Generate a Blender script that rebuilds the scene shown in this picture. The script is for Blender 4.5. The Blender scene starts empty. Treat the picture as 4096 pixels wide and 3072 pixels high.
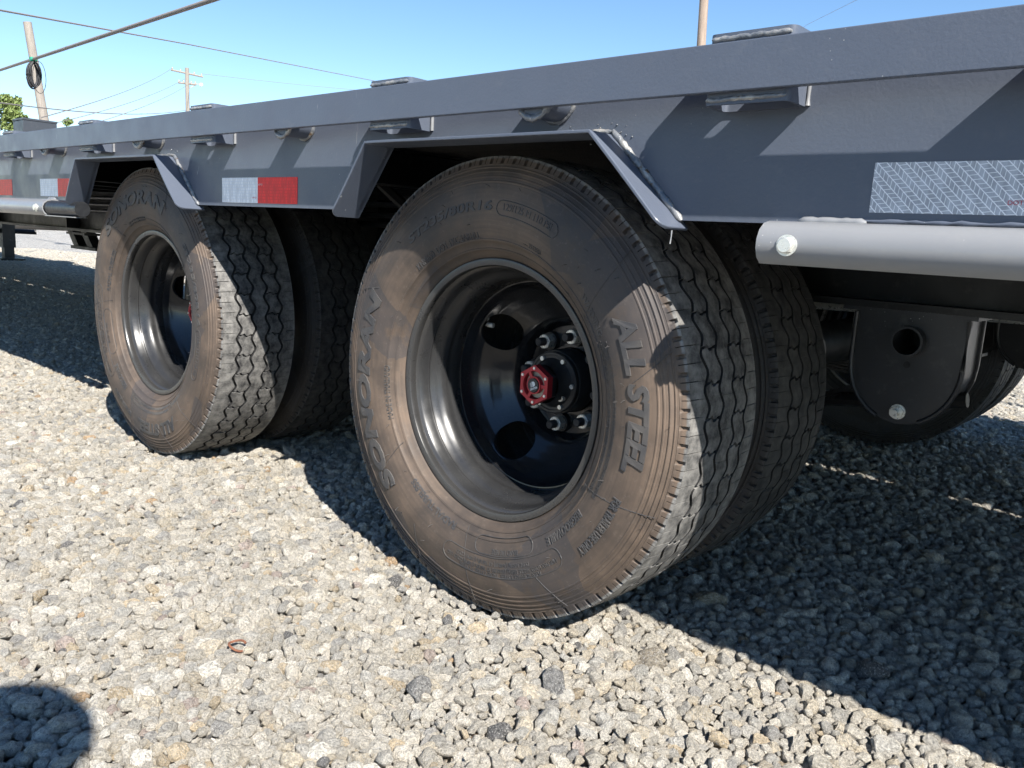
import bpy, bmesh, math, random
import numpy as np
from mathutils import Vector, Matrix, noise as mnoise
random.seed(7)
RNG = np.random.default_rng(11)
PI = math.pi
scene = bpy.context.scene
COL = scene.collection

# ---------------------------------------------------------------- camera
ZC = 0.38                                   # height of the wheel centres above the ground
CAM = Vector((0.8939, -0.9516, 0.2509 + ZC))
YAW, PITCH, ROLL = -0.7298, 0.1795, 0.0569
cy_, sy_, cp_, sp_ = math.cos(YAW), math.sin(YAW), math.cos(PITCH), math.sin(PITCH)
fwd = Vector((sy_*cp_, cy_*cp_, -sp_)); rgt = Vector((cy_, -sy_, 0)); upv = rgt.cross(fwd)
r2 = math.cos(ROLL)*rgt + math.sin(ROLL)*upv
u2 = -math.sin(ROLL)*rgt + math.cos(ROLL)*upv
cam_data = bpy.data.cameras.new('camera'); cam_data.sensor_width = 36; cam_data.lens = 28.356
cam_data.clip_start = 0.02; cam_data.clip_end = 2000
cam = bpy.data.objects.new('camera', cam_data); COL.objects.link(cam)
m = Matrix.Identity(4)
for i in range(3):
    m[i][0], m[i][1], m[i][2], m[i][3] = r2[i], u2[i], -fwd[i], CAM[i]
cam.matrix_world = m
scene.camera = cam

# ---------------------------------------------------------------- sky, sun, exposure
SUN = Vector((1.03, -0.4545, 1.0)).normalized()          # towards the sun
world = bpy.data.worlds.new('World'); scene.world = world; world.use_nodes = True
wn = world.node_tree; wn.nodes.clear()
sky = wn.nodes.new('ShaderNodeTexSky'); sky.sky_type = 'NISHITA'; sky.sun_disc = False
sky.sun_elevation = math.asin(SUN.z); sky.sun_rotation = math.atan2(SUN.x, SUN.y)
sky.air_density = 1.0; sky.dust_density = 0.0; sky.ozone_density = 1.2; sky.altitude = 1200
bg = wn.nodes.new('ShaderNodeBackground'); bg.inputs['Strength'].default_value = 0.086
wo = wn.nodes.new('ShaderNodeOutputWorld')
hs = wn.nodes.new('ShaderNodeHueSaturation'); hs.inputs['Saturation'].default_value = 1.16; wn.links.new(sky.outputs[0], hs.inputs['Color']); wn.links.new(hs.outputs[0], bg.inputs[0]); wn.links.new(bg.outputs[0], wo.inputs[0])
sd = bpy.data.lights.new('sun', 'SUN'); sd.energy = 5.0; sd.angle = math.radians(0.53); sd.color = (1.0, 0.955, 0.89)
so = bpy.data.objects.new('sun', sd); COL.objects.link(so); so.location = (6, -4, 8)
so.rotation_euler = SUN.to_track_quat('Z', 'Y').to_euler()
vs = scene.view_settings
vs.view_transform = 'Standard'; vs.look = 'None'; vs.exposure = 1.22; vs.gamma = 1.0; vs.use_curve_mapping = False
scene.cycles.max_bounces = 5; scene.cycles.diffuse_bounces = 3; scene.cycles.glossy_bounces = 3
scene.cycles.use_denoising = True; scene.cycles.use_adaptive_sampling = True; scene.cycles.adaptive_threshold = 0.02

# ================================================================= helpers
class NT:
    """small node-tree builder"""
    def __init__(s, name):
        s.m = bpy.data.materials.new(name); s.m.use_nodes = True
        s.t = s.m.node_tree; s.t.nodes.clear()
        s.o = s.n('ShaderNodeOutputMaterial'); s.b = s.n('ShaderNodeBsdfPrincipled'); s.l(s.b.outputs[0], s.o.inputs[0])
    def n(s, k, **kw):
        x = s.t.nodes.new(k)
        for a, v in kw.items(): setattr(x, a, v)
        return x
    def l(s, a, b): s.t.links.new(a, b)
    def put(s, sock, v):
        if hasattr(v, 'is_linked') or isinstance(v, bpy.types.NodeSocket): s.l(v, sock)
        else: sock.default_value = v
    def math(s, op, a, b=0.0, c=0.0, clamp=False):
        x = s.n('ShaderNodeMath', operation=op, use_clamp=clamp)
        s.put(x.inputs[0], a); s.put(x.inputs[1], b); s.put(x.inputs[2], c); return x.outputs[0]
    def mix(s, f, a, b):
        x = s.n('ShaderNodeMix', data_type='RGBA'); s.put(x.inputs[0], f)
        s.put(x.inputs[6], a if not isinstance(a, tuple) else (*a, 1)[:4]); s.put(x.inputs[7], b if not isinstance(b, tuple) else (*b, 1)[:4])
        return x.outputs[2]
    def coord(s, out='Object', scale=(1, 1, 1), rot=(0, 0, 0)):
        c = s.n('ShaderNodeTexCoord'); mp = s.n('ShaderNodeMapping'); mp.inputs['Scale'].default_value = scale
        mp.inputs['Rotation'].default_value = rot; s.l(c.outputs[out], mp.inputs[0]); return mp.outputs[0]
    def noise(s, vec, scale, detail=4, rough=0.55):
        x = s.n('ShaderNodeTexNoise'); s.put(x.inputs['Vector'], vec); x.inputs['Scale'].default_value = scale
        x.inputs['Detail'].default_value = detail; x.inputs['Roughness'].default_value = rough; return x.outputs['Fac']
    def vor(s, vec, scale, feature='F1', out='Distance', rnd=1.0):
        x = s.n('ShaderNodeTexVoronoi', feature=feature); s.put(x.inputs['Vector'], vec); x.inputs['Scale'].default_value = scale
        x.inputs['Randomness'].default_value = rnd; return x.outputs[out]
    def ramp(s, f, lo, hi, a=0.0, b=1.0):
        x = s.n('ShaderNodeMapRange'); s.put(x.inputs[0], f); s.put(x.inputs[1], lo); s.put(x.inputs[2], hi)
        s.put(x.inputs[3], a); s.put(x.inputs[4], b); return x.outputs[0]
    def bump(s, h, strength=0.3, dist=0.001, prev=None):
        x = s.n('ShaderNodeBump'); s.put(x.inputs['Height'], h); x.inputs['Strength'].default_value = strength
        x.inputs['Distance'].default_value = dist
        if prev is not None: s.l(prev, x.inputs['Normal'])
        return x.outputs[0]
    def set(s, **kw):
        names = {'col': 'Base Color', 'rough': 'Roughness', 'metal': 'Metallic', 'normal': 'Normal', 'coat': 'Coat Weight', 'coatr': 'Coat Roughness', 'spec': 'Specular IOR Level', 'sub': 'Subsurface Weight', 'trans': 'Transmission Weight', 'alpha': 'Alpha'}
        for k, v in kw.items():
            if isinstance(v, tuple) and k == 'col': v = (*v, 1)[:4]
            s.put(s.b.inputs[names[k]], v)
        return s.m

def mesh_from(name, V, F, mat=None, smooth=None):
    me = bpy.data.meshes.new(name); me.from_pydata([tuple(v) for v in V], [], [tuple(f) for f in F]); me.update()
    if mat: me.materials.append(mat)
    if smooth is not None: smoothen(me, smooth)
    return me
def smoothen(me, ang=35):
    me.polygons.foreach_set('use_smooth', [True]*len(me.polygons))
    me.set_sharp_from_angle(angle=math.radians(ang))
def fix_normals(me):
    bm = bmesh.new(); bm.from_mesh(me); bmesh.ops.recalc_face_normals(bm, faces=bm.faces); bm.to_mesh(me); bm.free()
def obj(name, me, parent=None, loc=(0, 0, 0), rot=(0, 0, 0), scale=(1, 1, 1)):
    o = bpy.data.objects.new(name, me); COL.objects.link(o)
    o.parent = parent; o.location = loc; o.rotation_euler = rot; o.scale = scale
    return o
def empty(name, parent=None, loc=(0, 0, 0), rot=(0, 0, 0)):
    o = bpy.data.objects.new(name, None); COL.objects.link(o); o.empty_display_size = 0.1
    o.parent = parent; o.location = loc; o.rotation_euler = rot; return o
def tag(o, label=None, cat=None, group=None, kind=None):
    if label: o['label'] = label
    if cat: o['category'] = cat
    if group: o['group'] = group
    if kind: o['kind'] = kind
    return o

class MB:
    """collects simple solids into one mesh"""
    def __init__(s): s.V = []; s.F = []
    def add(s, V, F):
        k = len(s.V); s.V += [tuple(v) for v in V]; s.F += [tuple(i+k for i in f) for f in F]; return s
    def box(s, x0, x1, y0, y1, z0, z1):
        V = [(x, y, z) for x in (x0, x1) for y in (y0, y1) for z in (z0, z1)]
        return s.add(V, [(0, 1, 3, 2), (4, 6, 7, 5), (0, 4, 5, 1), (2, 3, 7, 6), (0, 2, 6, 4), (1, 5, 7, 3)])
    def prism(s, pts, axis, a, b):
        """closed 2-D polygon swept along an axis ('x','y','z')"""
        n = len(pts)
        def P(u, v, w): return {'x': (w, u, v), 'y': (u, w, v), 'z': (u, v, w)}[axis]
        V = [P(u, v, a) for u, v in pts] + [P(u, v, b) for u, v in pts]
        F = [(i, (i+1) % n, n+(i+1) % n, n+i) for i in range(n)] + [tuple(range(n))[::-1], tuple(range(n, 2*n))]
        return s.add(V, F)
    def loop(s, outer, inner, axis, a, b):
        """hollow section: outer and inner outlines with the same count"""
        n = len(outer)
        def P(u, v, w): return {'x': (w, u, v), 'y': (u, w, v), 'z': (u, v, w)}[axis]
        V = [P(u, v, w) for w in (a, b) for q in (outer, inner) for u, v in q]
        F = []
        for i in range(n):
            j = (i+1) % n
            F += [(i, j, 2*n+j, 2*n+i), (n+j, n+i, 3*n+i, 3*n+j), (j, i, n+i, n+j), (2*n+i, 2*n+j, 3*n+j, 3*n+i)]
        return s.add(V, F)
    def tube(s, pts, r, seg=10, cap=True):
        pts = [Vector(p) for p in pts]; n = len(pts); V = []; F = []
        rr = r if isinstance(r, (list, tuple)) else [r]*n
        up = Vector((0, 0, 1))
        for i, p in enumerate(pts):
            t = (pts[min(i+1, n-1)]-pts[max(i-1, 0)]).normalized()
            a = t.cross(up)
            if a.length < 1e-3: a = t.cross(Vector((1, 0, 0)))
            a.normalize(); b = a.cross(t)
            for k in range(seg):
                w = 2*PI*k/seg; V.append(p+rr[i]*(math.cos(w)*a+math.sin(w)*b))
        for i in range(n-1):
            for k in range(seg):
                F.append((i*seg+k, i*seg+(k+1) % seg, (i+1)*seg+(k+1) % seg, (i+1)*seg+k))
        if cap: F += [tuple(range(seg))[::-1], tuple(range((n-1)*seg, n*seg))]
        return s.add(V, F)
    def revolve(s, prof, seg=64, closed=False, arc=None):
        """profile [(r, y)] turned about the Y axis"""
        n = len(prof); V = []; F = []
        for i in range(seg):
            a = 2*PI*i/seg; c, d = math.cos(a), math.sin(a)
            V += [(r*c, y, r*d) for r, y in prof]
        for i in range(seg):
            j = (i+1) % seg
            for k in range(n if closed else n-1):
                l = (k+1) % n
                F.append((i*n+k, j*n+k, j*n+l, i*n+l))
        return s.add(V, F)
    def cyl(s, cx, cz, r, y0, y1, seg=20, rot=0.0, r1=None):
        """cylinder along Y with end caps"""
        r1 = r if r1 is None else r1
        V = [(cx+q*math.cos(rot+2*PI*i/seg), y, cz+q*math.sin(rot+2*PI*i/seg)) for y, q in ((y0, r), (y1, r1)) for i in range(seg)]
        F = [(i, (i+1) % seg, seg+(i+1) % seg, seg+i) for i in range(seg)] + [tuple(range(seg))[::-1], tuple(range(seg, 2*seg))]
        return s.add(V, F)
    def mesh(s, name, mat, smooth=None):
        me = mesh_from(name, s.V, s.F, mat); fix_normals(me)
        if smooth is not None: smoothen(me, smooth)
        return me
    def build(s, name, mat, parent=None, smooth=None, **kw): return obj(name, s.mesh(name, mat, smooth), parent, **kw)
def bevel(o, w=0.002, seg=2):
    md = o.modifiers.new('bevel', 'BEVEL'); md.width = w; md.segments = seg; md.limit_method = 'ANGLE'; md.angle_limit = math.radians(40); return o
def rrect(cx, cy, w, h, r, k=4):
    pts = []
    for sx, sy, a0 in ((1, 1, 0), (-1, 1, 90), (-1, -1, 180), (1, -1, 270)):
        for i in range(k+1):
            a = math.radians(a0+90*i/k); pts.append((cx+sx*(w/2-r)+r*math.cos(a), cy+sy*(h/2-r)+r*math.sin(a)))
    return pts

def text_geo(body, size, extrude, bold=0.0, shear=0.0, spacing=1.0, res=3):
    cu = bpy.data.curves.new('txt', 'FONT'); cu.body = body; cu.size = size; cu.extrude = extrude; cu.offset = bold
    cu.shear = shear; cu.space_character = spacing; cu.align_x = 'CENTER'; cu.align_y = 'BOTTOM'; cu.resolution_u = res
    o = bpy.data.objects.new('txt', cu); COL.objects.link(o)
    dg = bpy.context.evaluated_depsgraph_get(); me = o.evaluated_get(dg).to_mesh()
    V = [tuple(v.co) for v in me.vertices]; F = [tuple(q.vertices) for q in me.polygons]
    o.evaluated_get(dg).to_mesh_clear(); bpy.data.objects.remove(o); bpy.data.curves.remove(cu)
    return V, F

# ================================================================= materials
def paint_mat(name, col, rough=0.40, peel=0.32, dust=0.07, coat=0.06):
    t = NT(name); v = t.coord()
    big = t.noise(v, 2.2, 5); fine = t.noise(v, 260, 2); sp = t.noise(v, 34, 5, .7)
    c = t.mix(t.ramp(big, .3, .75, 0, .3), col, tuple(x*1.14 for x in col))
    c = t.mix(t.ramp(sp, .56, .78, 0, dust), c, (.30, .29, .27))
    speck = t.vor(v, 130, 'F1', 'Distance'); keep = t.noise(v, 9, 2)
    fl = t.math('MULTIPLY', t.ramp(speck, .10, .06), t.ramp(keep, .60, .66))
    c = t.mix(t.math('MULTIPLY', fl, .7), c, (.5, .5, .48))
    sc = t.noise(t.coord('Object', (90, 90, 7)), 1.6, 3, .6); c = t.mix(t.math('MULTIPLY', t.ramp(sc, .70, .74), t.math('MULTIPLY', t.ramp(t.noise(v, 5, 2), .58, .62), .55)), c, (.55, .55, .53))
    r = t.ramp(t.noise(v, 14, 4), .3, .8, rough*.8, rough*1.35)
    nb = t.bump(t.noise(v, 5.0, 3), .22, .01)
    nb = t.bump(fine, peel, .0008, nb)
    return t.set(col=c, rough=r, normal=nb, coat=coat, coatr=.15, spec=.34)
PAINT = paint_mat('grey_trailer_paint', (.080, .094, .124))
PAINT_IN = paint_mat('dark_frame_paint', (.008, .0083, .009), rough=.5, dust=.08, coat=.1)
PIPE = paint_mat('silver_grey_rail_paint', (.205, .210, .218), rough=.36, peel=.06, dust=.12, coat=.3)
HANG = paint_mat('black_hanger_paint', (.024, .025, .028), rough=.40, peel=.3, dust=.10, coat=.2)
def weld_mat():
    t = NT('painted_weld_metal'); v = t.coord(); n = t.noise(v, 120, 4)
    c = t.mix(t.ramp(t.noise(v, 40, 3), .45, .62), (.16, .17, .185), (.34, .33, .31))
    c = t.mix(t.ramp(t.noise(v, 63, 2), .62, .7), c, (.10, .06, .03))
    return t.set(col=c, rough=.3, metal=.25, normal=t.bump(n, .8, .003))
WELD = weld_mat()
BOXSHADE = paint_mat('shade_dark_box_paint', (.040, .045, .055), dust=.1)  # colour darkened so the box's sunlit face looks shaded

def rubber_mat(name, dark=False):
    t = NT(name); tc = t.n('ShaderNodeTexCoord'); v = tc.outputs['Object']
    xyz = t.n('ShaderNodeSeparateXYZ'); t.l(v, xyz.inputs[0])
    r = t.math('SQRT', t.math('ADD', t.math('MULTIPLY', xyz.outputs[0], xyz.outputs[0]), t.math('MULTIPLY', xyz.outputs[2], xyz.outputs[2])))
    oi = t.n('ShaderNodeObjectInfo')
    off = t.n('ShaderNodeVectorMath', operation='ADD'); t.l(v, off.inputs[0])
    cmb = t.n('ShaderNodeCombineXYZ'); t.l(t.math('MULTIPLY', oi.outputs['Random'], 43.0), cmb.inputs[0]); t.l(cmb.outputs[0], off.inputs[1])
    vo = off.outputs[0]
    n1 = t.noise(vo, 5.0, 5, .6); n2 = t.noise(vo, 19, 6, .65); n3 = t.noise(vo, 120, 4, .7)
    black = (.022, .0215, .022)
    brown = t.mix(n2, (.078, .056, .041), (.168, .121, .088))
    amt = t.ramp(t.math('ADD', t.math('MULTIPLY', n1, .75), t.math('MULTIPLY', n2, .35)), .36, .66, .22, .95)
    # polar streaks left by handling
    th = t.math('ARCTAN2', xyz.outputs[2], xyz.outputs[0]); pv = t.n('ShaderNodeCombineXYZ'); t.l(t.math('MULTIPLY', r, 210.0), pv.inputs[0]); t.l(t.math('ADD', t.math('MULTIPLY', th, 1.6), t.math('MULTIPLY', oi.outputs['Random'], 9.0)), pv.inputs[1])
    streak = t.noise(pv.outputs[0], 1.0, 4, .6)
    amt = t.math('MULTIPLY', amt, t.ramp(streak, .30, .62, .72, 1.05), clamp=True)
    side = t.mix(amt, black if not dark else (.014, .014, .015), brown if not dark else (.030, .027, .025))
    patch = t.vor(vo, 9.0, 'F1', 'Color'); ps = t.n('ShaderNodeSeparateColor'); t.l(patch, ps.inputs[0])
    clean = t.math('MULTIPLY', t.ramp(ps.outputs[0], .78, .80), t.ramp(n2, .38, .46))
    side = t.mix(t.math('MULTIPLY', clean, .55), side, (.034, .035, .040))
    side = t.mix(t.math('MULTIPLY', t.ramp(n3, .58, .8), .25), side, (.26, .22, .185))
    # the tread: worn grey tops, black grooves
    top = t.ramp(r, .3694, .3715)
    shoulder_sun = t.ramp(t.math('ABSOLUTE', xyz.outputs[1]), .058, .080, 0, .22)  # dusty outer ribs lightened further, direct sun put into the colour
    dustt = t.mix(t.math('ADD', t.ramp(t.noise(vo, 46, 6, .72), .36, .70), shoulder_sun, clamp=True), (.024, .024, .025), (.205, .198, .186))
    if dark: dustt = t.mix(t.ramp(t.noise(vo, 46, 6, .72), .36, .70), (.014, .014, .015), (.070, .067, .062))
    col = t.mix(top, side, dustt)
    bump = t.bump(n3, .25, .0006); bump = t.bump(t.noise(vo, 420, 2), .25, .0004, bump)
    return t.set(col=col, rough=t.ramp(n2, .3, .7, .52, .78), normal=bump, spec=.4)
RUBBER = rubber_mat('dusty_tire_rubber'); RUBBER_SHADE = rubber_mat('shade_darkened_tire_rubber', True)  # second copy is darkened for the tires that stand in shade
def simple(name, col, rough=.5, metal=0.0, nscale=60, nst=.2, var=.25, **kw):
    t = NT(name); v = t.coord(); n = t.noise(v, nscale, 5)
    c = t.mix(n, tuple(x*(1-var) for x in col), tuple(min(1, x*(1+var)) for x in col))
    return t.set(col=c, rough=t.ramp(n, .3, .7, rough*.8, rough*1.2), metal=metal, normal=t.bump(t.noise(v, nscale*3, 3), nst, .0006), **kw)
GROOVE = simple('black_groove_rubber', (.012, .012, .0125), .85)
def letter_mat():
    t = NT('raised_letter_rubber'); v = t.coord('Object')
    w = t.n('ShaderNodeTexWave', wave_type='BANDS', bands_direction='DIAGONAL'); t.l(v, w.inputs['Vector']); w.inputs['Scale'].default_value = 260
    n = t.noise(v, 24, 4)
    c = t.mix(t.ramp(n, .35, .65), (.040, .040, .043), (.075, .069, .064))
    return t.set(col=c, rough=.6, normal=t.bump(w.outputs['Fac'], .5, .0007), spec=.4)
LETTER = letter_mat()
def wheel_mat():
    t = NT('black_wheel_enamel'); v = t.coord(); n = t.noise(v, 16, 6, .6); sp = t.vor(v, 420)
    xyz = t.n('ShaderNodeSeparateXYZ'); t.l(v, xyz.inputs[0]); r = t.math('SQRT', t.math('ADD', t.math('MULTIPLY', xyz.outputs[0], xyz.outputs[0]), t.math('MULTIPLY', xyz.outputs[2], xyz.outputs[2])))
    barrel = t.ramp(r, .1795, .1830)                        # road film lies on the barrel, the dish stays cleaner
    film = t.math('MULTIPLY', barrel, t.ramp(n, .25, .75, .55, 1.0))
    c = t.mix(film, (.0095, .010, .0115), (.026, .026, .0262)); c = t.mix(t.ramp(r, .2015, .2060, 0, .8), c, (.042, .041, .040))
    c = t.mix(t.math('MULTIPLY', t.ramp(sp, .15, .08), t.ramp(n, .42, .6, .05, .5)), c, (.30, .28, .25))
    rg = t.math('ADD', t.ramp(n, .35, .7, .14, .26), t.math('MULTIPLY', film, .16))
    return t.set(col=c, rough=rg, normal=t.bump(t.noise(v, 60, 4), .06, .001), coat=.12, coatr=.1)
WHEEL = wheel_mat()
HUBBLK = simple('satin_black_hub', (.013, .014, .016), .42, nscale=90, nst=.1)
RED = simple('red_anodised_cap', (.36, .018, .028), .38, metal=.25, nscale=120, nst=.12, var=.12)
ZINC = simple('zinc_plated_steel', (.66, .66, .62), .30, metal=.55, nscale=160, nst=.15, var=.15)
STUD = simple('black_stud_steel', (.03, .03, .032), .5, metal=.4, nscale=400, nst=.6)
OILWIN = simple('cloudy_oil_window', (.34, .31, .24), .25, nscale=70, nst=.3, var=.5)
PRINT = simple('white_print', (.72, .72, .70), .6)
YELLOW = simple('yellow_hose', (.55, .32, .03), .5)

def tape_mat(name, base, line, diag):
    t = NT(name); c = t.n('ShaderNodeTexCoord'); xyz = t.n('ShaderNodeSeparateXYZ'); t.l(c.outputs['Object'], xyz.inputs[0])
    x, z = xyz.outputs[0], xyz.outputs[2]
    if diag:
        u = t.math('DIVIDE', t.math('ADD', t.math('MULTIPLY', x, 1.0), z), .0092)
        fr = t.math('FRACT', u); st = t.math('GREATER_THAN', t.math('FRACT', t.math('MULTIPLY', u, .5)), .5)
        ld = t.math('GREATER_THAN', t.math('ABSOLUTE', t.math('SUBTRACT', fr, .5)), .43)
        fa = t.math('GREATER_THAN', t.math('FRACT', t.math('DIVIDE', t.math('ADD', z, t.math('MULTIPLY', x, -.12)), .0046)), .87)
        fb = t.math('GREATER_THAN', t.math('FRACT', t.math('DIVIDE', t.math('ADD', x, t.math('MULTIPLY', z, -.12)), .0046)), .87)
        sel = t.math('ADD', t.math('MULTIPLY', st, fa), t.math('MULTIPLY', t.math('SUBTRACT', 1.0, st), fb))
        ln = t.math('MAXIMUM', ld, sel)
    else:
        b = t.n('ShaderNodeTexBrick'); cm = t.n('ShaderNodeCombineXYZ'); t.l(x, cm.inputs[0]); t.l(z, cm.inputs[1]); t.l(cm.outputs[0], b.inputs['Vector'])
        b.inputs['Scale'].default_value = 1; b.inputs['Brick Width'].default_value = .009; b.inputs['Row Height'].default_value = .006; b.inputs['Mortar Size'].default_value = .0007
        ln = b.outputs['Fac']
    n = t.noise(c.outputs['Object'], 55, 4)
    k = t.n('ShaderNodeMapping'); k.inputs['Scale'].default_value = (1, 1, .35); k.inputs['Rotation'].default_value = (0, .35, 0); t.l(c.outputs['Object'], k.inputs[0])
    facet = t.noise(k.outputs[0], 120, 3)
    cc = t.mix(t.ramp(facet, .40, .62), tuple(q*.72 for q in base), base)
    cc = t.mix(t.math('MULTIPLY', ln, .8), cc, line)
    cc = t.mix(t.ramp(n, .66, .85, 0, .25), cc, (.3, .28, .25))
    return t.set(col=cc, rough=.45, normal=t.bump(ln, .15, .0003), coat=.06, spec=.25)
TAPE_CHEV = tape_mat('white_chevron_reflective_tape', (.44, .465, .51), (.92, .93, .94), True)
TAPE_W = tape_mat('white_prismatic_tape', (.84, .85, .87), (.60, .64, .71), False)
TAPE_R = tape_mat('red_prismatic_tape', (.86, .010, .013), (.62, .006, .009), False)
DOTRED = simple('red_print', (.45, .03, .05), .5)

def wood_mat(name, a, b):
    t = NT(name); v = t.coord('Object', (9, 9, .5)); n = t.noise(v, 3, 6, .65); g = t.noise(t.coord('Object', (40, 40, 1.2)), 4, 4)
    c = t.mix(t.ramp(n, .3, .7), a, b); c = t.mix(t.ramp(g, .55, .75, 0, .55), c, tuple(x*.45 for x in a))
    return t.set(col=c, rough=.9, normal=t.bump(g, .6, .01))
POLE_L = wood_mat('bleached_pole_wood', (.19, .165, .14), (.31, .28, .245))
POLE_R = wood_mat('brown_pole_wood', (.20, .15, .115), (.34, .27, .215))
DECKWOOD = wood_mat('deck_plank_wood', (.022, .020, .018), (.040, .036, .032))
CABLE = simple('weathered_cable', (.20, .175, .155), .7, nscale=30)
CABLE_B = simple('black_coil_cable', (.018, .018, .02), .5, nscale=30)
GREENTIE = simple('green_tie', (.02, .25, .16), .5)
INSUL = simple('insulator_ceramic', (.35, .30, .24), .4)
LAMPGL = simple('pale_lamp_housing', (.7, .7, .68), .4)

def leaf_mat():
    t = NT('tree_leaves'); oi = t.n('ShaderNodeObjectInfo'); v = t.coord('Object')
    n = t.noise(v, 1.1, 3); n2 = t.noise(v, 9, 2)
    c = t.mix(n, (.10, .15, .035), (.20, .25, .075)); c = t.mix(t.ramp(n2, .5, .8, 0, .5), c, (.19, .21, .08))
    return t.set(col=c, rough=.6)
LEAF = leaf_mat()
BARK = simple('bark', (.12, .09, .07), .9)

# ---- gravel: colour comes from a per-stone tint carried by the scatter points
def stone_mat():
    t = NT('crushed_granite'); v = t.coord('Object'); a = t.n('ShaderNodeAttribute', attribute_type='INSTANCER', attribute_name='tint')
    rn = t.n('ShaderNodeAttribute', attribute_type='INSTANCER', attribute_name='rnd')
    off = t.n('ShaderNodeVectorMath', operation='MULTIPLY_ADD'); t.l(rn.outputs['Vector'], off.inputs[0]); off.inputs[1].default_value = (40, 40, 40); t.l(v, off.inputs[2])
    vo = off.outputs[0]
    n1 = t.noise(vo, 1.6, 4); n2 = t.noise(vo, 5.5, 6, .75); sp = t.noise(vo, 13, 3, .8)
    base = a.outputs['Color']
    mid = t.n('ShaderNodeMix', data_type='RGBA', blend_type='MULTIPLY'); mid.inputs[0].default_value = 1; t.l(base, mid.inputs[6]); mid.inputs[7].default_value = (.72, .70, .665, 1)
    lite = t.n('ShaderNodeMix', data_type='RGBA', blend_type='MULTIPLY'); lite.inputs[0].default_value = 1; t.l(base, lite.inputs[6]); lite.inputs[7].default_value = (1.30, 1.27, 1.21, 1)
    c = t.mix(t.ramp(n2, .40, .60), mid.outputs[2], lite.outputs[2])
    dk = t.n('ShaderNodeMix', data_type='RGBA', blend_type='MULTIPLY'); dk.inputs[0].default_value = 1; t.l(base, dk.inputs[6]); dk.inputs[7].default_value = (.26, .26, .27, 1)
    c = t.mix(t.ramp(sp, .54, .63, 0, .70), c, dk.outputs[2])
    c = t.mix(t.ramp(t.noise(vo, 17, 2, .8), .56, .64, 0, .8), c, (.78, .75, .70))
    c = t.mix(t.ramp(n1, .64, .78, 0, .4), c, (.40, .31, .20))
    b = t.bump(n2, .8, .09)
    return t.set(col=c, rough=.85, normal=b, spec=.3)
STONE = stone_mat()
def ground_mat():
    t = NT('gravel_ground'); c = t.n('ShaderNodeTexCoord'); v = c.outputs['Object']
    d = t.vor(v, 62, 'F1', 'Distance'); col = t.vor(v, 62, 'F1', 'Color'); sc = t.n('ShaderNodeSeparateColor'); t.l(col, sc.inputs[0])
    n = t.noise(v, 150, 5, .7); big = t.noise(v, .35, 4)
    base = t.mix(sc.outputs[0], (.44, .425, .395), (.80, .775, .72)); base = t.mix(t.ramp(sc.outputs[1], .8, .9, 0, .7), base, (.42, .33, .22))
    base = t.mix(t.ramp(sc.outputs[2], .84, .9, 0, .8), base, (.13, .13, .135))
    base = t.mix(t.ramp(n, .5, .7, 0, .35), base, (.3, .29, .28)); base = t.mix(t.ramp(big, .5, .8, 0, .3), base, (.3, .27, .22))
    h = t.math('SUBTRACT', .6, d)
    base = t.mix(t.ramp(d, .42, .70, 0, .8), base, (.10, .098, .095))  # shade in the gaps between chips is put into the colour
    return t.set(col=base, rough=.9, normal=t.bump(n, .3, .005, t.bump(h, 1.0, .02)))
GROUND = ground_mat()

# ================================================================= setting
me = mesh_from('ground', [(-260, -200, -.016), (160, -200, -.016), (160, 260, -.016), (-260, 260, -.016)], [(0, 1, 2, 3)], GROUND)
tag(obj('ground', me), 'pale grey gravel yard stretching under and beyond the trailer', kind='structure')

# ================================================================= trailer
trailer = tag(empty('flatbed_trailer'), 'grey steel flatbed trailer with tandem dual wheels and stake pocket rail', 'trailer')
YR0, YR1 = -.119, -.1095                 # rub rail
YP0, YP1 = -.0587, -.0527                # side plate
XL, XR = -13.0, 2.6
WID = 2.352                              # mirror: y -> WID - y
bevel(MB().box(XL, XR, YR0, YR1, .8005, .8520).build('rub_rail', PAINT, trailer), .0012, 2)
bevel(MB().box(XL, XR, WID-YR1, WID-YR0, .8005, .8520).build('rub_rail', PAINT, trailer), .0012, 2)

AX = (0.0, -1.2375)
ARCH = [(-.300, .655), (-.212, .768), (.245, .766), (.358, .655)]       # x, z of the arch strip, centre line
PB = .6633
def arch_x(i, z):
    a, b = (ARCH[0], ARCH[1]) if i == 0 else (ARCH[3], ARCH[2])
    return a[0]+(b[0]-a[0])*(z-a[1])/(b[1]-a[1])
def side_plate(y0, y1):
    """web with two trapezoid wheel openings, built as columns of quads"""
    zt = .848; cols = [(XL, PB)]
    for ax in AX[::-1]:
        cols += [(ax+arch_x(0, PB), PB), (ax+ARCH[1][0], ARCH[1][1]), (ax+ARCH[2][0], ARCH[2][1]), (ax+arch_x(1, PB), PB)]
    cols.append((XR, PB)); V = []; F = []
    for x, zb in cols: V += [(x, y0, zb), (x, y0, zt), (x, y1, zb), (x, y1, zt)]
    for i in range(len(cols)-1):
        k = i*4; n = k+4
        F += [(k, n, n+1, k+1), (k+3, n+3, n+2, k+2), (k, k+2, n+2, n), (k+1, n+1, n+3, k+3)]
    e = len(V)-4; F += [(0, 1, 3, 2), (e, e+2, e+3, e+1)]
    me = mesh_from('side_plate', V, F, PAINT); fix_normals(me); return me
obj('side_plate', side_plate(YP0, YP1), trailer)
obj('side_plate', side_plate(WID-YP1, WID-YP0), trailer)

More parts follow.
